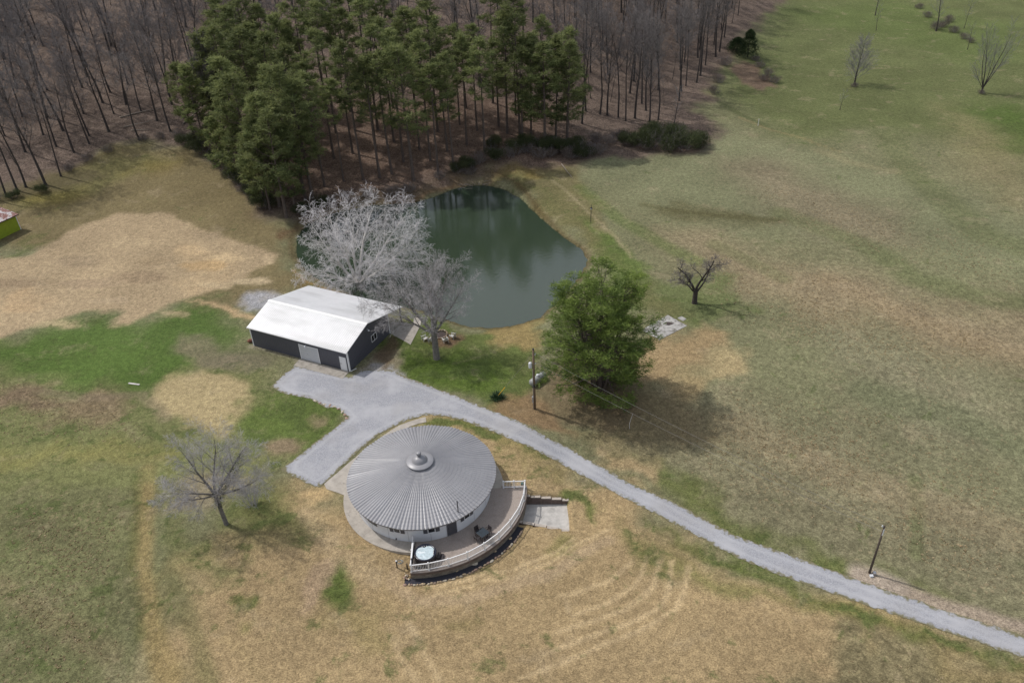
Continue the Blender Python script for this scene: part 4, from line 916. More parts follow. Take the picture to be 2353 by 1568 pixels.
x,y,z=P3(1446,984); o=MB().tube([(0,0,0),(-.05,0,.7),(.1,.05,1.4),(.25,.1,1.9),(.3,.12,2.2)],[.04,.035,.03,.02,.01],6).build('dead_stick',M['barkpale']); o.location=(x,y,z); tag(o,'thin pale bent stick standing in the grass below the big pine','stick')
# ------------------------------------------------------------------ green shed
cx,cy=at(50,531)
sa=math.atan2(at(50,531)[1]-at(-5,557)[1],at(50,531)[0]-at(-5,557)[0])
sh=thing('green_shed','lime green metal shed with a rusty patched roof at the left edge','shed',(cx,cy,H1(cx,cy)-.05),sa)
def place(mb,n,m,par=sh,**k): return mb.build(n,m,par,**k)
W_=11
mbw=MB(); s=0
prof=[]
while s<W_:
    for ds,o_ in ((0,0),(.2,0),(.22,.03),(.27,.03)): prof.append((s+ds,o_))
    s+=.3
for s_,o_ in prof: mbw.v+=[(-s_,-o_,-.3),(-s_,-o_,2.9)]
for i in range(len(prof)-1): mbw.f.append((2*i,2*i+1,2*i+3,2*i+2))
mbw.build('wall',M['green'],sh)
MB().box(-W_,-.01,.04,6,-.3,2.9).build('side_wall',M['green'],sh)
MB().add([(-W_,-.5,2.85),(.35,-.5,2.85),(.35,6.6,3.9),(-W_,6.6,3.9),(-W_,-.5,2.93),(.35,-.5,2.93),(.35,6.6,3.98),(-W_,6.6,3.98)],[(0,3,2,1),(4,5,6,7),(0,1,5,4),(1,2,6,5),(2,3,7,6),(3,0,4,7)]).build('roof',M['rustroof'],sh)
MB().box(-W_,.36,-.53,-.505,2.78,2.94).build('fascia',M['black'],sh)
MB().box(-.08,.05,-.06,-.032,-.3,2.85).build('corner_trim',M['white'],sh)
# ------------------------------------------------------------------ vegetation builders
def tmesh(name,mb,m,parent,smooth=False,tint=None):
    me=bpy.data.meshes.new(name); me.from_pydata(mb.v,[],mb.f); me.update()
    me.materials.append(m)
    if smooth: me.polygons.foreach_set('use_smooth',[True]*len(me.polygons))
    o=bpy.data.objects.new(name,me); col.objects.link(o); o.parent=parent; return o
def perp(d,rg):
    a=Vector((rg.gauss(0,1),rg.gauss(0,1),rg.gauss(0,1))); a-=d*a.dot(d)
    return a.normalized() if a.length>1e-4 else Vector((1,0,0))
def grow(tr,tw,p,d,L_,r,lv,P,rg,tips=None):
    """tr collects thick limbs, tw fine branches; P[lv] = dict(n, wig, up, kids, ang, ratio, start, k)"""
    q=P[lv]; n=q['n']; pts=[p.copy()]; rad=[r]; dirs=[d.copy()]; cur=p.copy(); dd=d.copy()
    for i in range(n):
        dd=(dd+perp(dd,rg)*q['wig']*rg.random()+Vector((0,0,q['up']))*(1.0/n)).normalized()
        cur=cur+dd*(L_/n); pts.append(cur.copy()); dirs.append(dd.copy()); rad.append(max(r*(1-(1-q.get('tip',.25))*(i+1)/n),P['rmin']))
    (tr if lv<P.get('thick',2) else tw).tube(pts,rad,q['k'],cap=False)
    if tips is not None and lv>=P.get('tiplv',99): tips.append((cur,dd))
    if lv+1>=P['levels']: return
    kids=q['kids'] if isinstance(q['kids'],int) else rg.randint(*q['kids'])
    az=rg.random()*6.28
    for j in range(kids):
        t=q['start']+(1-q['start'])*((j+rg.random()*.7)/kids); t=min(t,.999); f=t*n; i=int(f); f-=i
        pp=pts[i].lerp(pts[i+1],f); bd=dirs[min(i+1,n)]; az+=2.4+rg.uniform(-.4,.4)
        a1=Vector((0,0,1)) if abs(bd.z)<.9 else Vector((1,0,0)); u=bd.cross(a1).normalized(); v=bd.cross(u)
        side=u*math.cos(az)+v*math.sin(az); an=R(rg.uniform(*q['ang'])); nd=(bd*math.cos(an)+side*math.sin(an)).normalized()
        rl=q['ratio']*rg.uniform(.7,1.25)*(1-q.get('taper',.45)*t); rr_=(rad[i]*(1-f)+rad[i+1]*f)*q.get('rr',.6)
        grow(tr,tw,pp,nd,L_*rl,max(rr_,P['rmin']),lv+1,P,rg,tips)
def bare_tree(name,label,cat,P,L_,r,seed,bark,twig,group=None,lean=(0,0),multi=None):
    rg=random.Random(seed); root=thing(name,label,cat,group=group); tr,tw=MB(),MB()
    d=Vector((lean[0],lean[1],1)).normalized()
    if multi:
        for (dx,dy,dz,l_,r_) in multi: grow(tr,tw,Vector((0,0,P.get('fork',0))),Vector((dx,dy,dz)).normalized(),l_,r_,0,P,rg)
        if P.get('fork',0): tr.tube([Vector((0,0,-.3)),Vector((0,0,.15)),Vector((0,0,P['fork']*.6)),Vector((0,0,P['fork']+.3))],[r*1.6,r*1.15,r,r*.95],10,cap=False)
    else:
        tr.tube([Vector((0,0,-.3)),Vector((0,0,.02)),Vector((0,0,.5))],[r*1.5,r*1.3,r*1.02],9,cap=False)
        grow(tr,tw,Vector((0,0,.0)),d,L_,r,0,P,rg)
    a=tmesh('trunk',tr,bark,root,True); b_=tmesh('crown',tw,twig,root); return root
def forestP(**k):
    P={'levels':5,'rmin':.015,'thick':2,
       0:dict(n=9,wig=.10,up=.12,kids=(15,18),ang=(28,55),ratio=.33,start=.42,k=7,taper=.35,rr=.42,tip=.10),
       1:dict(n=5,wig=.28,up=.55,kids=(6,8),ang=(25,50),ratio=.46,start=.18,k=4,rr=.5),
       2:dict(n=3,wig=.35,up=.35,kids=(5,7),ang=(25,55),ratio=.55,start=.1,k=3,rr=.5),
       3:dict(n=2,wig=.4,up=.2,kids=(3,4),ang=(25,55),ratio=.6,start=.1,k=3),
       4:dict(n=1,wig=.4,up=.2,kids=0,ang=(20,50),ratio=.5,start=.1,k=3)}
    for kk,v in k.items(): P[kk]=v
    return P
protos=[]
for i in range(6):
    P=forestP(); P[0]=dict(P[0],start=[.35,.5,.42,.55,.38,.48][i],wig=[.1,.16,.08,.12,.2,.1][i])
    t=bare_tree('bare_tree','','tree',P,[21,24,22,25,18,23][i],[.30,.27,.25,.33,.23,.21][i],40+i,M['bark'],M['twigforest']); protos.append(t)
sap=[]
for i in range(3):
    P=forestP(); P[0]=dict(P[0],kids=(7,9),ratio=.22,n=7,wig=.14,k=5); P[1]=dict(P[1],kids=(3,5)); P[2]=dict(P[2],kids=(2,4)); P['levels']=4
    sap.append(bare_tree('sapling','','sapling',P,[12,14,10][i],[.085,.10,.07][i],70+i,M['bark'],M['twigforest']))
# ---- pines
def tufts(pts,size,per,rg,tintf,flat=.5,wr=.13):
    """clusters of thin needle blades round each point; returns MB and tint per face"""
    N=len(pts); P_=np.array([tuple(p) for p in pts]); P_=np.repeat(P_,per,0)
    d=rg.normal(size=(N*per,3)); d[:,2]=d[:,2]*flat+.35; d/=np.linalg.norm(d,axis=1)[:,None]
    s=np.cross(d,rg.normal(size=(N*per,3))); s/=np.linalg.norm(s,axis=1)[:,None]
    ln=size*rg.uniform(.7,1.3,(N*per,1)); wd=ln*wr*.5
    a=P_-s*wd; b_=P_+s*wd; c=P_+d*ln+s*wd*.6; e=P_+d*ln-s*wd*.6
    V=np.stack([a,b_,c,e],1).reshape(-1,3)
    t=np.repeat(np.asarray(tintf),per)+rg.uniform(-.12,.12,N*per)
    return V,np.clip(t,0,1)
def qmesh(name,V,t,m,parent):
    me=bpy.data.meshes.new(name); nq=len(V)//4
    me.vertices.add(len(V)); me.vertices.foreach_set('co',V.ravel()); me.loops.add(nq*4); me.loops.foreach_set('vertex_index',np.arange(nq*4))
    me.polygons.add(nq); me.polygons.foreach_set('loop_start',np.arange(0,nq*4,4)); me.polygons.foreach_set('loop_total',np.full(nq,4)); me.update(calc_edges=True)
    a=me.attributes.new('tint','FLOAT','FACE'); a.data.foreach_set('value',t.astype(np.float32))
    me.materials.append(m); o=bpy.data.objects.new(name,me); col.objects.link(o)
    if parent: o.parent=parent
    return o
def pine(name,label,Hh,base,rmax,seed,m,nb,ncl,size,per,group=None,r0=.26,lowdead=True,stems=None,shape=None,uptilt=.25,crad=.62,tpc=16,inner=.45,gap=None,wr=.13):
    rg=random.Random(seed); nr=np.random.RandomState(seed); root=thing(name,label,'pine tree',group=group); tr=MB(); pts=[]; tint=[]
    stems=stems or [(0,0,Hh,r0)]
    def clump(c,r,bt):
        k=int(tpc*(r/crad)**1.6)+3
        for _ in range(k):
            v=Vector((rg.gauss(0,.55),rg.gauss(0,.55),rg.gauss(0,.28))); 
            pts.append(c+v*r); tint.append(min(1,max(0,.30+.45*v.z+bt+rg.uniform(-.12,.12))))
    for (sx,sy,sh_,sr) in stems:
        path=[]; n=8
        for i in range(n+1):
            f=i/n; path.append(Vector((sx*(f**.7)+rg.uniform(-.15,.15)*f,sy*(f**.7)+rg.uniform(-.15,.15)*f,sh_*f-(.3 if i==0 else 0))))
        tr.tube(path,[sr*(1.15 if i==0 else 1)*(1-.88*i/n) for i in range(n+1)],8,cap=False)
        nbr=int(nb*sh_/Hh)
        for j in range(nbr):
            f=base+(1-base)*((j+rg.random())/nbr); i=min(int(f*n),n-1); c=path[i].lerp(path[i+1],f*n-i)
            g=(f-base)/(1-base); prof=shape(g) if shape else (min(1,.5+1.8*g) if g<.28 else 1)*(1-max(0,(g-.28)/.72))**.65+.10
            az=rg.random()*6.283+j*2.4
            if gap and gap(g,az,rg): continue
            R_=rmax*prof*rg.uniform(.55,1.18)
            el=uptilt+.60*g+rg.uniform(-.18,.18); bd=Vector((math.cos(az)*math.cos(el),math.sin(az)*math.cos(el),math.sin(el)))
            side=Vector((-math.sin(az),math.cos(az),0))
            mid=c+bd*R_*.5-Vector((0,0,.05*R_))+side*rg.uniform(-.08,.08)*R_; end=c+bd*R_+Vector((0,0,.12*R_))
            tr.tube([c,mid,end],[.022+.012*R_,.016+.006*R_,.01],4,cap=False)
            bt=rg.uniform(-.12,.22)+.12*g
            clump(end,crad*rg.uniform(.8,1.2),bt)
            kk=max(1,int(ncl*(.25+.75*R_/rmax)))
            for s_ in range(kk):
                fs=inner+(1-inner)*(s_+rg.random())/kk; o_=mid.lerp(end,max(0,fs*2-1)) if fs>.5 else c.lerp(mid,fs*2)
                w_=rg.choice((-1,1))*rg.uniform(.15,.45)*R_*(1.25-.75*fs)
                o2=o_+side*w_+bd*abs(w_)*.55+Vector((0,0,rg.uniform(0,.25)))
                tr.tube([o_,o2],[.014,.007],3,cap=False); clump(o2,crad*rg.uniform(.6,1.1),bt+rg.uniform(-.08,.08))
        clump(path[-1],crad*.8,.2)
        if lowdead:
            for j in range(12):
                f=rg.uniform(.12,base); i=min(int(f*n),n-1); c=path[i].lerp(path[i+1],f*n-i); az=rg.random()*6.283; l_=rg.uniform(.6,2.4)
                tr.tube([c,c+Vector((math.cos(az)*l_,math.sin(az)*l_,rg.uniform(-.2,.3)))],[.03,.01],3,cap=False)
    V,t_=tufts(pts,size,per,nr,tint,wr=wr)
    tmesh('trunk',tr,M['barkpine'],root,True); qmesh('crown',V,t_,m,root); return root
pines=[]
for i,(Hh,base,rm) in enumerate(((25,.50,3.8),(23,.34,4.5),(26,.55,3.5),(22,.26,4.7),(24,.60,3.2),(27,.64,3.4),(20,.44,3.7))):
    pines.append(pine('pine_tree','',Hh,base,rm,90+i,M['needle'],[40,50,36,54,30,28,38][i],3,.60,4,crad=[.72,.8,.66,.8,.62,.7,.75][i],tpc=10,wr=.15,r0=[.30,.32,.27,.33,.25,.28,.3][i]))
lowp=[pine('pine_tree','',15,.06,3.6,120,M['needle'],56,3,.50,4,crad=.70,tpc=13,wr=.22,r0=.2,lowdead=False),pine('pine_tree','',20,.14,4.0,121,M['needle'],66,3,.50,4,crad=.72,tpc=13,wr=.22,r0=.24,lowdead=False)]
used=set()
def put(proto,x,y,label,group,sc=1,rz=None,rg=random,z=None,tilt=0,cat=None,name=None):
    if id(proto) in used: o=copy_tree(proto)
    else: o=proto; used.add(id(proto))
    o.location=(x,y,H1(x,y)-.05 if z is None else z); o.rotation_euler=(tilt*rg.uniform(-1,1),tilt*rg.uniform(-1,1),rg.random()*6.283 if rz is None else rz)
    o.scale=(sc,sc,sc*rg.uniform(.94,1.06)) if rz is None else (sc,sc,sc); o['label']=label
    if cat: o['category']=cat
    if group: o['group']=group
    return o
rg=random.Random(11)
PINES=[(610,470,'L'),(560,425,'L'),(640,478,'L'),(455,330,'L'),(680,480,'M'),(720,460,'M'),(655,500,'L'),(1255,335,'M'),(1300,335,'M'),(1205,335,'T'),(625,480,'L'),(585,445,'L'),(520,395,'L'),(480,350,'L'),(640,440,'M'),(700,455,'M'),(560,385,'M'),(660,395,'M'),(745,425,'T'),(790,420,'T'),(835,415,'T'),(870,405,'T'),(905,400,'T'),(945,415,'T'),(735,380,'T'),(770,365,'T'),(815,350,'T'),(860,345,'T'),(700,350,'T'),(650,340,'M'),(600,330,'M'),(550,320,'M'),
 (1005,400,'T'),(1040,385,'T'),(985,365,'T'),(1025,350,'T'),(930,370,'T'),(960,340,'T'),(900,330,'T'),(1070,335,'T'),(1110,355,'T'),(1165,310,'M'),(1195,312,'T'),(1225,310,'M'),(1272,318,'M'),(1140,290,'T'),(1090,300,'T'),(1240,270,'T'),(1180,265,'T'),(1050,290,'T'),(1010,300,'T'),(965,295,'T'),(920,290,'T'),(870,295,'T'),(820,300,'T'),(770,310,'T'),(720,300,'T'),(670,295,'M'),(620,280,'M'),(570,270,'M'),(520,285,'M'),(500,310,'M'),(750,262,'T'),(800,255,'T'),(850,258,'T'),(905,250,'T'),(690,250,'M'),(640,240,'M'),(590,235,'M'),(960,255,'T'),(1015,250,'T'),(1070,250,'T'),(1130,240,'T'),(1300,285,'T'),(540,245,'M')]
for i,(u,v,k) in enumerate(PINES):
    x,y=atT(u+rg.uniform(-6,6),v+rg.uniform(-4,4))
    if k=='L': p=[lowp[0],lowp[1],pines[3],pines[1]][i%4]; sc=rg.uniform(.68,.95)
    elif k=='M': p=[pines[1],pines[3],lowp[1]][rg.randint(0,2)]; sc=rg.uniform(.9,1.02)
    else: p=pines[rg.choice([0,2,4,5,6,5,4,1,2])]; sc=rg.uniform(.74,1.04)
    if u<640 and k=='L': lb,gr='dark green pine branched almost to the ground at the left end of the grove','low-branched pines at the left end of the grove'
    elif u<700: lb,gr='dense green pine in the left part of the grove','dense pines in the left part of the grove'
    elif u<990: lb,gr='tall bare-stemmed pine directly above the pale tree and pond corner','tall pines behind the pale tree'
    else: lb,gr='tall thin-crowned pine behind the far tip of the pond','thin pines behind the far tip of the pond'
    put(p,x,y,lb,gr,sc,rg=rg,tilt=.02)
# ---- bare woods
def inpoly(x,y,poly): return float(sdist(np.array([x]),np.array([y]),poly)[0])<0
def scatter(uv,dist,n,rg,existing):
    poly=[atT(u,v) for u,v in uv]; xs=[p[0] for p in poly]; ys=[p[1] for p in poly]; out=[]; tries=0
    while len(out)<n and tries<n*60:
        tries+=1; x=rg.uniform(min(xs),max(xs)); y=rg.uniform(min(ys),max(ys))
        if not inpoly(x,y,poly): continue
        if any((x-a)**2+(y-b_)**2<dist*dist for a,b_ in existing): continue
        out.append((x,y)); existing.append((x,y))
    return out
ex=[]
# left woods: the trunks one can pick out, then the rest
LEFTB=[(255,300),(320,308),(205,315),(180,352),(200,272),(285,205),(108,485-5),(78,492-8),(110,468),(135,455),(400,300),(238,290),(160,140),(52,512-20),(385,240),(355,190),(345,170),(300,150),(250,170),(500,205),(470,190),(15,440),(45,470),(95,480),(140,100),(230,95),(330,70),(440,90),(60,330),(20,250)]
A=[(60,430),(105,425),(140,405),(15,452),(40,438),(-20,455),(320,322),(250,302),(205,312),(170,350),(392,303),(290,240),(395,240),(512,325),(530,312),(405,170),(340,165),(450,185),(145,300),(205,330)]
for u,v in A: ex.append(atT(u,v))
left=[(a,'e') for a in ex[:]]+[(a,'m') for a in scatter([(-160,400),(0,400),(150,380),(300,290),(420,290),(480,250),(560,190),(620,60),(600,-30),(-160,-30)],4.0,128,rg,ex)]
for i,((x,y),k) in enumerate(left):
    d=y
    if k=='e': lb,gr='bare dark tree along the lower edge of the woods above the mown clearing','bare trees at the edge of the left woods'
    elif x<-85: lb,gr='bare tree on the leaf-covered slope toward the far left corner','bare trees on the far left slope'
    else: lb,gr='bare tree on the leafy slope between the left corner and the pines','bare trees between the left corner and the pines'
    if k=='m' and rg.random()<.28: put(sap[rg.randint(0,2)],x,y,'thin bare sapling under the taller trees of the left woods','thin saplings in the left woods',rg.uniform(.7,1.1),rg=rg,tilt=.06)
    else: put(protos[rg.randint(0,5)],x,y,lb,gr,rg.uniform(.72,.98),rg=rg,tilt=.05)
mid=scatter([(600,200),(900,200),(1290,230),(1300,-30),(600,-30)],6.0,52,rg,ex)
for x,y in mid: put(protos[rg.randint(0,5)],x,y,'bare tree showing behind the crowns of the pine grove','bare trees behind the pine grove',rg.uniform(.7,.95),rg=rg,tilt=.04)
e2=[atT(u,v) for u,v in ((1378,262),(1395,265),(1420,270),(1437,278),(1458,272),(1492,280),(1512,275),(1345,255),(1560,232),(1600,190),(1620,150))]
ex+=e2
right=[(a,'e') for a in e2]+[(a,'m') for a in scatter([(1310,285),(1540,270),(1600,210),(1640,150),(1680,60),(1740,-30),(1290,-30)],4.2,100,rg,ex)]
for i,((x,y),k) in enumerate(right):
    lb,gr=('grey bare tree along the front of the right woods above the green thicket','bare trees at the front of the right woods') if k=='e' else ('bare tree inside the woods between the pines and the pasture','bare trees between the pines and the pasture')
    if rg.random()<.2 and k=='m': put(sap[rg.randint(0,2)],x,y,'thin bare sapling among the trees of the right woods','thin saplings in the right woods',rg.uniform(.7,1.1),rg=rg,tilt=.05)
    else: put(protos[rg.randint(0,5)],x,y,lb,gr,rg.uniform(.72,.95),rg=rg,tilt=.03)
# fallen logs
for i,(u0,v0,u1,v1,r_,lb) in enumerate(((275,270,390,245,.14,'fallen log lying level on the leaf litter of the left woods'),(285,292,375,272,.12,'thin fallen log just below another in the left woods'),(300,300,360,298,.09,'short fallen branch beside the logs of the left woods'),(420,285,500,225,.16,'pale slanting fallen trunk close to the pines in the left woods'),(1290,377,1316,410,.12,'bent fallen bough on the grass at the corner of the pond bank'),(1612-230,196,1590-200,210,.12,'broken pale log lying in the right woods'),(1310,258,1345,270,.10,'small fallen log under the right woods'),(1245,230,1262,245,.1,'pale split log behind the right-hand pines'))):
    a_=Vector(P3(u0,v0,.15)); c_=Vector(P3(u1,v1,.15)); m_=(a_+c_)/2+Vector((rg.uniform(-.6,.6),rg.uniform(-.6,.6),.1))
    m_.z=max(m_.z,H1(m_.x,m_.y)+.1)
    o=MB().tube([a_,a_.lerp(m_,.6)+Vector((0,0,.05)),m_,c_],[r_,r_*.85,r_*.7,r_*.3],7).build('fallen_log',M['log'],smooth=True); tag(o,lb,'log','fallen logs in the woods')
# ------------------------------------------------------------------ hero trees
# pale tree over the pond
def crownP(rmin,droop,fork,up0=.1,k0=(9,11),w=1.0,r0=.55,m=1.0):
    return {'levels':5,'rmin':rmin,'thick':2,'fork':fork,
   0:dict(n=8,wig=.20*w,up=up0,kids=k0,ang=(28,55),ratio=r0,start=.18,k=8,taper=.30,rr=.5,tip=.10),
   1:dict(n=6,wig=.30*w,up=up0*.5,kids=(7,9),ang=(25,50),ratio=.50,start=.12,k=5,taper=.35,rr=.5,tip=.15),
   2:dict(n=5,wig=.38*w,up=-droop*.6,kids=(6,7) if m>1 else (5,6),ang=(25,48),ratio=.58,start=.10,k=4,taper=.35,rr=.5,tip=.3),
   3:dict(n=4,wig=.42*w,up=-droop,kids=(5,6) if m>1 else ((3,4) if m<1 else (3,5)),ang=(20,45),ratio=.62,start=.10,k=3,taper=.3,rr=.7),
   4:dict(n=3,wig=.40*w,up=-droop,kids=0,ang=(20,50),ratio=.5,start=.1,k=3)}
sx_,sy_=atT(828,668)
t=bare_tree('bare_tree','pale grey spreading bare tree leaning over the pond behind the barn','tree',crownP(.0095,.32,1.4,w=.85,m=0,r0=.54),10,.46,3,M['barkpale'],M['twigpale'],
   multi=[(-1.0,.25,.85,11.2,.28),(-.55,.85,1.0,11.8,.28),(.15,1.0,1.05,12.6,.30),(.75,.7,1.0,12.6,.30),(1.05,.2,.75,10.6,.26),(.0,.1,1.1,11.0,.26),(-.85,-.35,.6,8.6,.22),(.45,-.5,.55,7.8,.2),(-.2,-.8,.45,6.6,.16)])
t.location=(sx_,sy_,H1(sx_,sy_)-.1)
# grey tree by the barn
x,y,z=P3(1003,823)
t=bare_tree('bare_tree','big grey bare tree forking above the lawn between barn and drive','tree',crownP(.0075,.10,4.0,.28,(10,12),.75,.52,m=2),9,.40,8,M['barkgrey'],M['twiggrey'],
   multi=[(-.85,.35,.9,9.6,.23),(-.3,.5,1.1,8.8,.22),(.28,.15,1.15,8.8,.23),(.70,.3,.75,7.0,.17),(-1.0,.1,.42,8.8,.16),(.05,-.5,.8,6,.13)])
t.location=(x,y,z-.1)
# lower left tree
x,y,z=P3(520,1203)
t=bare_tree('bare_tree','wide bare grey tree with an ivy-covered limb on the lower left lawn','tree',crownP(.0056,.08,4.4,.15,(8,10),.75,.55,m=2),8,.22,21,M['barkgrey'],M['twiggrey'],
   multi=[(-.55,.35,1.0,6.4,.16),(.0,.4,1.2,7.0,.16),(.80,.25,1.0,6.8,.18),(-.98,-.1,.45,5.2,.12),(.6,-.5,.6,5.4,.11),(-.5,-.7,.35,5.2,.11),(1.0,-.1,.35,5.8,.12)])
t.location=(x,y,z-.1); t.rotation_euler=(0,R(-2),0); t.scale=(.92,.92,.95)
nr=np.random.RandomState(3); pts=[]
for i in range(420):
    f=nr.rand(); c=Vector((0,0,3.2)).lerp(Vector((3.6,1.2,8.6)),f); pts.append(c+Vector(nr.normal(size=3)*.22))
for i in range(160): pts.append(Vector((nr.normal()*.2,nr.normal()*.2,2.6+nr.rand()*2.2)))
V,tt_=tufts(pts,.20,3,nr,nr.rand(len(pts))*.6); qmesh('ivy',V,tt_,M['cedar'],t)
# twiggy bush beside it
def bush(name,label,cat,hh,rr_,seed,m,stem,n=28,leaf=0,size=.25,rz=0,group=None):
    rg=random.Random(seed); nr=np.random.RandomState(seed); root=thing(name,label,cat,group=group); mb=MB()
    P={'levels':3,'rmin':.008,'thick':9,0:dict(n=4,wig=.3,up=.15,kids=(5,7),ang=(18,45),ratio=.42,start=.3,k=3,rr=.6),1:dict(n=3,wig=.4,up=.1,kids=(3,5),ang=(20,50),ratio=.5,start=.2,k=3,rr=.6),2:dict(n=2,wig=.4,up=0,kids=0,ang=(20,50),ratio=.5,start=.1,k=3)}
    for i in range(n):
        a=rg.random()*6.283; t_=rg.random()**.6; d=Vector((math.cos(a)*t_*rr_/hh*1.1,math.sin(a)*t_*rr_/hh*1.1,1)).normalized()
        grow(mb,mb,Vector((math.cos(a)*t_*.3*rr_,math.sin(a)*t_*.3*rr_,-.1)),d,hh*rg.uniform(.7,1.05)*(1.1-.35*t_),.03,0,P,rg)
    tmesh('stems',mb,stem,root)
    if leaf:
        pts=[]; tint=[]
        lob=[(rg.uniform(-.6,.6)*rr_,rg.uniform(-.6,.6)*rr_,rg.uniform(.35,.75)*hh,rg.uniform(.3,.5)) for _ in range(9)]
        for i in range(leaf):
            l=lob[rg.randint(0,8)]; v=Vector((rg.gauss(0,1),rg.gauss(0,1),rg.gauss(0,1))).normalized()*(rg.random()**.4)
            p=Vector((l[0]+v.x*l[3]*rr_,l[1]+v.y*l[3]*rr_,max(.1,l[2]+v.z*l[3]*hh*.8))); pts.append(p); tint.append(rg.random()*.9)
        V,tt_=tufts(pts,size,3,nr,tint,1.0); qmesh('foliage',V,tt_,m,root)
    return root
x,y,z=P3(582,1160); b0=bush('shrub','leafless brown thorny shrub right of the lower left tree','shrub',3.2,1.7,5,M['brush'],M['twiggrey'],26); b0.location=(x,y,z)
# big pine
def hshape(g): return (.72+.28*math.sin(min(1,g/.35)*1.57))*(1-max(0,(g-.35)/.65)**2.0*.62) if g<.999 else .35
x,y,z=P3(1376,908)
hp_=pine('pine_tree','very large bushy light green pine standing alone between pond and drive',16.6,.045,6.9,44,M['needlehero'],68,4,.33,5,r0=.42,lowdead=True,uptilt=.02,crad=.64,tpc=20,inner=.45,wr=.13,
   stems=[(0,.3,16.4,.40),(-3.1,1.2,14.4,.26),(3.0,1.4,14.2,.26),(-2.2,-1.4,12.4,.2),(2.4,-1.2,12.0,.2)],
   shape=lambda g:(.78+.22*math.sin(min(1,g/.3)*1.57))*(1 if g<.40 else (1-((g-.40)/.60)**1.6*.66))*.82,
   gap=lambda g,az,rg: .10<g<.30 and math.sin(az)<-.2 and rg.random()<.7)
hp_.location=(x,y,z-.05)
# dark orchard tree
P={'levels':5,'rmin':.009,'thick':3,'fork':1.7,
   0:dict(n=7,wig=.36,up=.35,kids=(6,8),ang=(30,60),ratio=.45,start=.30,k=7,taper=.3,rr=.55,tip=.35),
   1:dict(n=5,wig=.45,up=.25,kids=(7,9),ang=(30,65),ratio=.44,start=.2,k=5,taper=.3,rr=.45),
   2:dict(n=3,wig=.5,up=.15,kids=(5,7),ang=(30,60),ratio=.6,start=.1,k=3,rr=.5),
   3:dict(n=3,wig=.5,up=0,kids=(3,4),ang=(20,50),ratio=.6,start=.1,k=3),
   4:dict(n=2,wig=.5,up=0,kids=0,ang=(20,50),ratio=.5,start=.1,k=3)}
x,y,z=P3(1595,696)
t=bare_tree('bare_tree','small gnarled black-limbed bare tree on the grass right of the pond','tree',P,6,.34,33,M['barkblack'],M['twigforest'],multi=[(-.30,.1,1.3,5.6,.20),(.10,.2,1.4,6.2,.20),(.55,0,1.0,5.0,.16),(-.75,0,.75,3.8,.12)])
t.location=(x,y,z-.05)
# pasture trees
P={'levels':4,'rmin':.016,'thick':1,0:dict(n=8,wig=.05,up=.1,kids=(56,60),ang=(38,60),ratio=.56,start=.10,k=6,taper=.66,rr=.3,tip=.08),1:dict(n=4,wig=.12,up=.35,kids=(8,10),ang=(20,40),ratio=.40,start=.2,k=3,rr=.5),2:dict(n=2,wig=.25,up=.1,kids=(4,5),ang=(20,45),ratio=.5,start=.2,k=3),3:dict(n=1,wig=.3,up=0,kids=0,ang=(20,50),ratio=.5,start=.1,k=3)}
x,y,z=P3(1962,195); t=bare_tree('bare_tree','oval dense-twigged grey bare tree in the upper right pasture','tree',P,10.5,.22,51,M['bark'],M['twigmid']); t.location=(x,y,z)
P={'levels':4,'rmin':.014,'thick':1,'fork':1.0,0:dict(n=7,wig=.12,up=.25,kids=(9,11),ang=(15,32),ratio=.42,start=.25,k=5,taper=.3,rr=.45,tip=.15),1:dict(n=4,wig=.2,up=.3,kids=(5,7),ang=(18,38),ratio=.46,start=.2,k=3,rr=.5),2:dict(n=3,wig=.3,up=.2,kids=(3,5),ang=(18,40),ratio=.5,start=.2,k=3),3:dict(n=2,wig=.3,up=0,kids=0,ang=(20,50),ratio=.5,start=.1,k=3)}
x,y,z=P3(2254,213); t=bare_tree('bare_tree','vase-shaped open bare tree near the upper right border','tree',P,9,.22,52,M['bark'],M['twigmid'],multi=[(-.45,.1,1,10.5,.13),(-.12,.2,1.2,12,.15),(.2,0,1.1,12.5,.15),(.52,.1,1,10.5,.12),(.0,-.2,1,9,.10),(-.8,0,.8,6,.08)]); t.location=(x,y,z)
def small(u,v,hh,r_,seed,lb,kids=(12,14),cat='tree',name='bare_tree',ratio=.32):
    P={'levels':4,'rmin':.014,'thick':1,0:dict(n=6,wig=.12,up=.1,kids=kids,ang=(28,50),ratio=ratio,start=.28,k=5,taper=.4,rr=.4,tip=.12),1:dict(n=3,wig=.25,up=.3,kids=(4,6),ang=(20,45),ratio=.45,start=.2,k=3,rr=.5),2:dict(n=2,wig=.3,up=.1,kids=(3,4),ang=(20,45),ratio=.5,start=.2,k=3),3:dict(n=1,wig=.3,up=0,kids=0,ang=(20,50),ratio=.5,start=.1,k=3)}
    x,y,z=P3(u,v); t=bare_tree(name,lb,cat,P,hh,r_,seed,M['bark'],M['twigmid']); t.location=(x,y,z); return t
small(2150,72,12,.22,61,'round bare tree on the brush strip at the top right',(18,20))
small(2214,66,8,.08,62,'slim bare tree right of the round one on the brush strip',(8,10))
small(2222,152-38,6.5,.09,63,'lone slender young tree between the brush strip and the vase-shaped tree',(7,9),'sapling','sapling')
small(2010,36,9,.16,64,'bare tree cut off by the top border in the pasture')
small(2012,71,7,.08,65,'thin young tree just below the one at the top border',(7,9),'sapling','sapling')
small(1929,253,4.2,.07,66,'tiny forked sapling below the oval tree in the pasture',(5,6),'sapling','sapling',.5)
small(1549,283,8,.12,67,'leaning slim tree at the right end of the green thicket',(9,11))
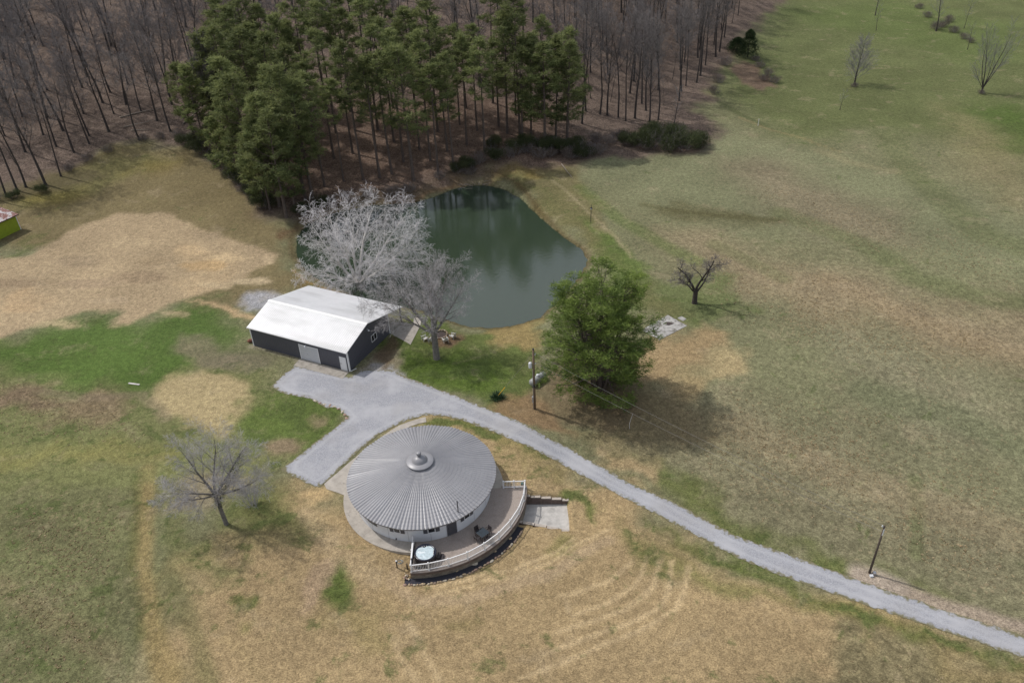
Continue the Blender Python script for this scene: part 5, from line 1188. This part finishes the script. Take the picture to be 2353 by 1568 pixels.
# shrubs and thickets
bs=[bush('shrub','','shrub',3.4,3.4,210+i,M['leafbush'],M['twigforest'],26,2600,.28) for i in range(2)]
br=[bush('shrub','','shrub',2.6,2.4,220+i,M['brush'],M['twigforest'],34,500,.25) for i in range(2)]
for i,(u,v,k,sc) in enumerate(((1450,340,0,.9),(1490,348,0,1.1),(1530,352,0,1.25),(1575,350,0,1.1),(1605,345,0,.8),(1510,325,0,1.0),(1555,325,0,1.1))): 
    x,y=atT(u,v-8); put(bs[i%2],x,y,'olive evergreen shrub in the thicket at the foot of the right woods','shrubs of the thicket below the right woods',sc,rg=rg)
for i,(u,v,k,sc) in enumerate(((1290,345,0,.9),(1330,350,0,.9),(1245,345,0,.8),(1130,340,0,.7),(1210,350,1,.9),(1370,325,1,.8),(1350,345,1,.8),(1170,360,1,.8),(1400,330,1,.8),(1420,318,1,.8),(1080,400,1,.7),(1050,396,0,.55),(1265,358,1,.8),(1100,375,1,.9),(1140,365,0,.8),(1185,352,0,.8),(1240,362,1,.9),(1310,362,1,.9),(1345,362,0,.8),(1080,385,0,.7),(1375,352,1,.9),(1215,335,0,.8),(1270,340,0,.9))):
    x,y=atT(u,v); put((bs if k==0 else br)[i%2],x,y,'shaggy undergrowth shrub at the wood edge beyond the far tip of the pond','undergrowth beyond the pond tip',sc,rg=rg)
for i,(u,v,k,sc) in enumerate(((430,330,0,.8),(465,350,0,.8),(500,380,0,.8),(455,325,1,.9),(545,420,0,.8),(590,455,0,.8),(610,478,0,.8),(410,318,1,.8),(560,440,1,.7),(525,400,1,.8))):
    x,y=atT(u,v); put((bs if k==0 else br)[i%2],x,y,'dark low shrub at the foot of the leftmost pines','shrubs under the leftmost pines',sc,rg=rg)
for i,(u,v,k,sc) in enumerate(((100,440,0,.5),(30,455,0,.5),(200,370,1,.7),(160,392,1,.6),(250,350,1,.6),(330,322,1,.6),(-10,462,1,.7),(370,318,1,.6))):
    x,y=atT(u,v); put((bs if k==0 else br)[(i+1)%2],x,y,'scraggly low shrub along the lower edge of the left woods','shrubs along the left woods',sc,rg=rg)
for i,(u,v,k,sc) in enumerate(((800,470,1,.8),(850,460,1,.8),(900,455,1,.8),(940,448,1,.7),(760,478,1,.7),(1010,418,1,.6),(700,500,0,.6),(730,490,0,.7))):
    x,y=atT(u,v-8); put((bs if k==0 else br)[(i+1)%2],x,y,'brown bankside shrub between the pines and the water','shrubs on the far pond bank',sc,rg=rg)
for i,(u,v,sc) in enumerate(((1745,155,.7),(1765,172,.7),(1778,190,.8),(1755,185,.7),(1735,140,.6),(1650,190,.8),(1665,150,.9),(1640,215,.8))):
    x,y=atT(u,v); put(br[i%2],x,y,'rusty brown brush on the bank below the small cedar','brush below the cedar',sc,rg=rg)
for i,(u,v,sc) in enumerate(((2130,40,.8),(2165,62,.9),(2190,75,.8),(2215,90,.7),(2150,68,1.0),(2180,50,.8),(2110,20,.7),(2230,98,.6))):
    x,y=atT(u,v); put(br[i%2],x,y,'brown brush on the strip under the round bare tree','brush strip at the top right',sc,rg=rg)
for u,v,sc,lb in ((1962,200,.45,'rusty weeds round the foot of the oval bare tree'),(2254,216,.45,'dark weeds round the foot of the vase-shaped tree')):
    x,y=atT(u,v); put(br[0],x,y,lb,'weeds at tree feet',sc,rg=rg)
def cedar(u,v,hh,rr_,seed,lb):
    rg=random.Random(seed); nr=np.random.RandomState(seed); root=thing('cedar_tree',lb,'tree'); pts=[]; tint=[]; mb=MB().tube([(0,0,-.2),(0,0,hh*.9)],[.16,.03],6)
    for i in range(2200):
        f=rg.random()**.8; r_=rr_*(1-f)**.5*(.55+.5*rg.random())*(1+.25*math.sin(f*23+rg.random())); a=rg.random()*6.283
        pts.append(Vector((math.cos(a)*r_,math.sin(a)*r_,.3+f*(hh-.4)))); tint.append(rg.random()*.8)
    tmesh('trunk',mb,M['bark'],root); V,tt_=tufts(pts,.42,3,nr,tint,1.0); qmesh('crown',V,tt_,M['cedar'],root); root.location=P3(u,v)
cedar(1717,132,7.2,2.9,5,'dark green cone-shaped cedar at the corner of the right woods')
cedar(1692,118,3.6,3.0,6,'lower yellowish cedar just left of the taller dark one')
# rough bunch grass in the pastures
M['drygrass']=leafmat('bunch_grass',(.34,.30,.17),(.68,.54,.34),tr=.4)
nr=np.random.RandomState(77); pts=[]; tn=[]
for poly,n_,lo,hi in (([(1480,930),(1700,860),(2000,900),(2380,1000),(2400,1420),(2000,1290),(1700,1190),(1560,1110)],4200,.55,1.0),([(1540,560),(1800,560),(2380,720),(2380,980),(1900,850),(1650,760)],3800,.5,1.0),
    ([(1650,370),(1900,430),(2380,560),(2380,700),(2050,620),(1750,520)],2200,.4,.9),([(-40,1120),(300,1120),(330,1300),(300,1600),(-60,1640)],3600,.15,.8),([(-40,860),(320,900),(380,1040),(-40,1040)],1500,.3,.9),([(1800,1590),(1950,1480),(2250,1530),(2400,1640)],1300,.4,1.0)):
    pl_=[atT(u,v) for u,v in poly]; xs=[p[0] for p in pl_]; ys=[p[1] for p in pl_]
    X_=nr.uniform(min(xs),max(xs),n_*3); Y_=nr.uniform(min(ys),max(ys),n_*3); k_=nr.rand(n_*3)<1.5*(fbm(X_*.12,Y_*.12,4)-.22)*S(-sdist(X_,Y_,pl_)/9); X_=X_[k_][:n_]; Y_=Y_[k_][:n_]
    for a_,b_,c_ in zip(X_,Y_,hgt(X_,Y_)): pts.append((a_,b_,c_-.02)); tn.append(nr.uniform(lo,hi))
V,tt_=tufts(pts,.14,6,nr,tn,.20,wr=.8); o=qmesh('bunch_grass',V,tt_,M['drygrass'],None); tag(o,'rough tan bunch grass dotted over the pastures','grass',kind='stuff')
rg3=random.Random(4)
for i,(u,v) in enumerate(((735,926),(746,929),(758,931),(768,934),(778,939),(786,946),(792,953),(724,921),(796,961))):
    x,y,z=P3(u,v); o=rock('edging_stone',x,y,z+.04,.26,.16,.09,rg3.random()*3,stm[(3,2)[i%2]],900+i); tag(o,'pinkish flat stone edging the lawn corner beside the gravel pad','stone','stones along the lawn corner by the gravel')
# spiky plant
x,y,z=P3(1143,914); yu=thing('yucca_plant','dark green spiky yucca clump beside the drive','plant',(x,y,z)); V=[]; tt_=[]
nr=np.random.RandomState(9)
for i in range(260):
    a=nr.rand()*6.283; el=nr.uniform(.15,1.35); l_=nr.uniform(.6,1.0); d=np.array([math.cos(a)*math.cos(el),math.sin(a)*math.cos(el),math.sin(el)]); s_=np.array([-math.sin(a),math.cos(a),0])*.035
    o_=np.array([nr.normal()*.28,nr.normal()*.28,0.05]); m_=o_+d*l_*.6; e_=o_+d*l_-np.array([0,0,.12*l_])
    V+=[o_-s_,o_+s_,m_+s_,m_-s_, m_-s_,m_+s_,e_+s_*.1,e_-s_*.1]; tt_+=[nr.rand()]*2
qmesh('leaves',np.array(V),np.array(tt_),M['yucca'],yu)
# bright wood chips on the lawn
for (u,v,sx,lb) in ((308,882,.8,'pale broken board lying on the green grass at the left'),):
    x,y,z=P3(u,v); o=MB().box(-sx,sx,-.12,.12,0,.05).build('board',M['barkpale']); o.location=(x,y,z+.03); o.rotation_euler=(0,0,R(-15)); tag(o,lb,'board')
# fallen branches in the water
rg2=random.Random(8); mb=MB(); x,y,z=P3(1090,425); 
for i in range(26):
    a=rg2.random()*6.283; p0=Vector((rg2.gauss(0,1.4),rg2.gauss(0,.8),.1)); d=Vector((math.cos(a),math.sin(a)*.7,rg2.uniform(.05,.45))); l_=rg2.uniform(1,3)
    mb.tube([p0,p0+d*l_*.5,p0+d*l_+Vector((0,0,-.2))],[.06,.04,.015],4)
o=mb.build('branch_pile',M['log']); o.location=(x,y,WATER+.0); tag(o,'tangle of fallen branches in the water at the far tip of the pond','branch pile')
for p in protos+sap+pines+lowp+bs+br:
    if id(p) not in used:
        for ch in list(p.children): bpy.data.objects.remove(ch)
        bpy.data.objects.remove(p)
print('objects',len(bpy.data.objects))
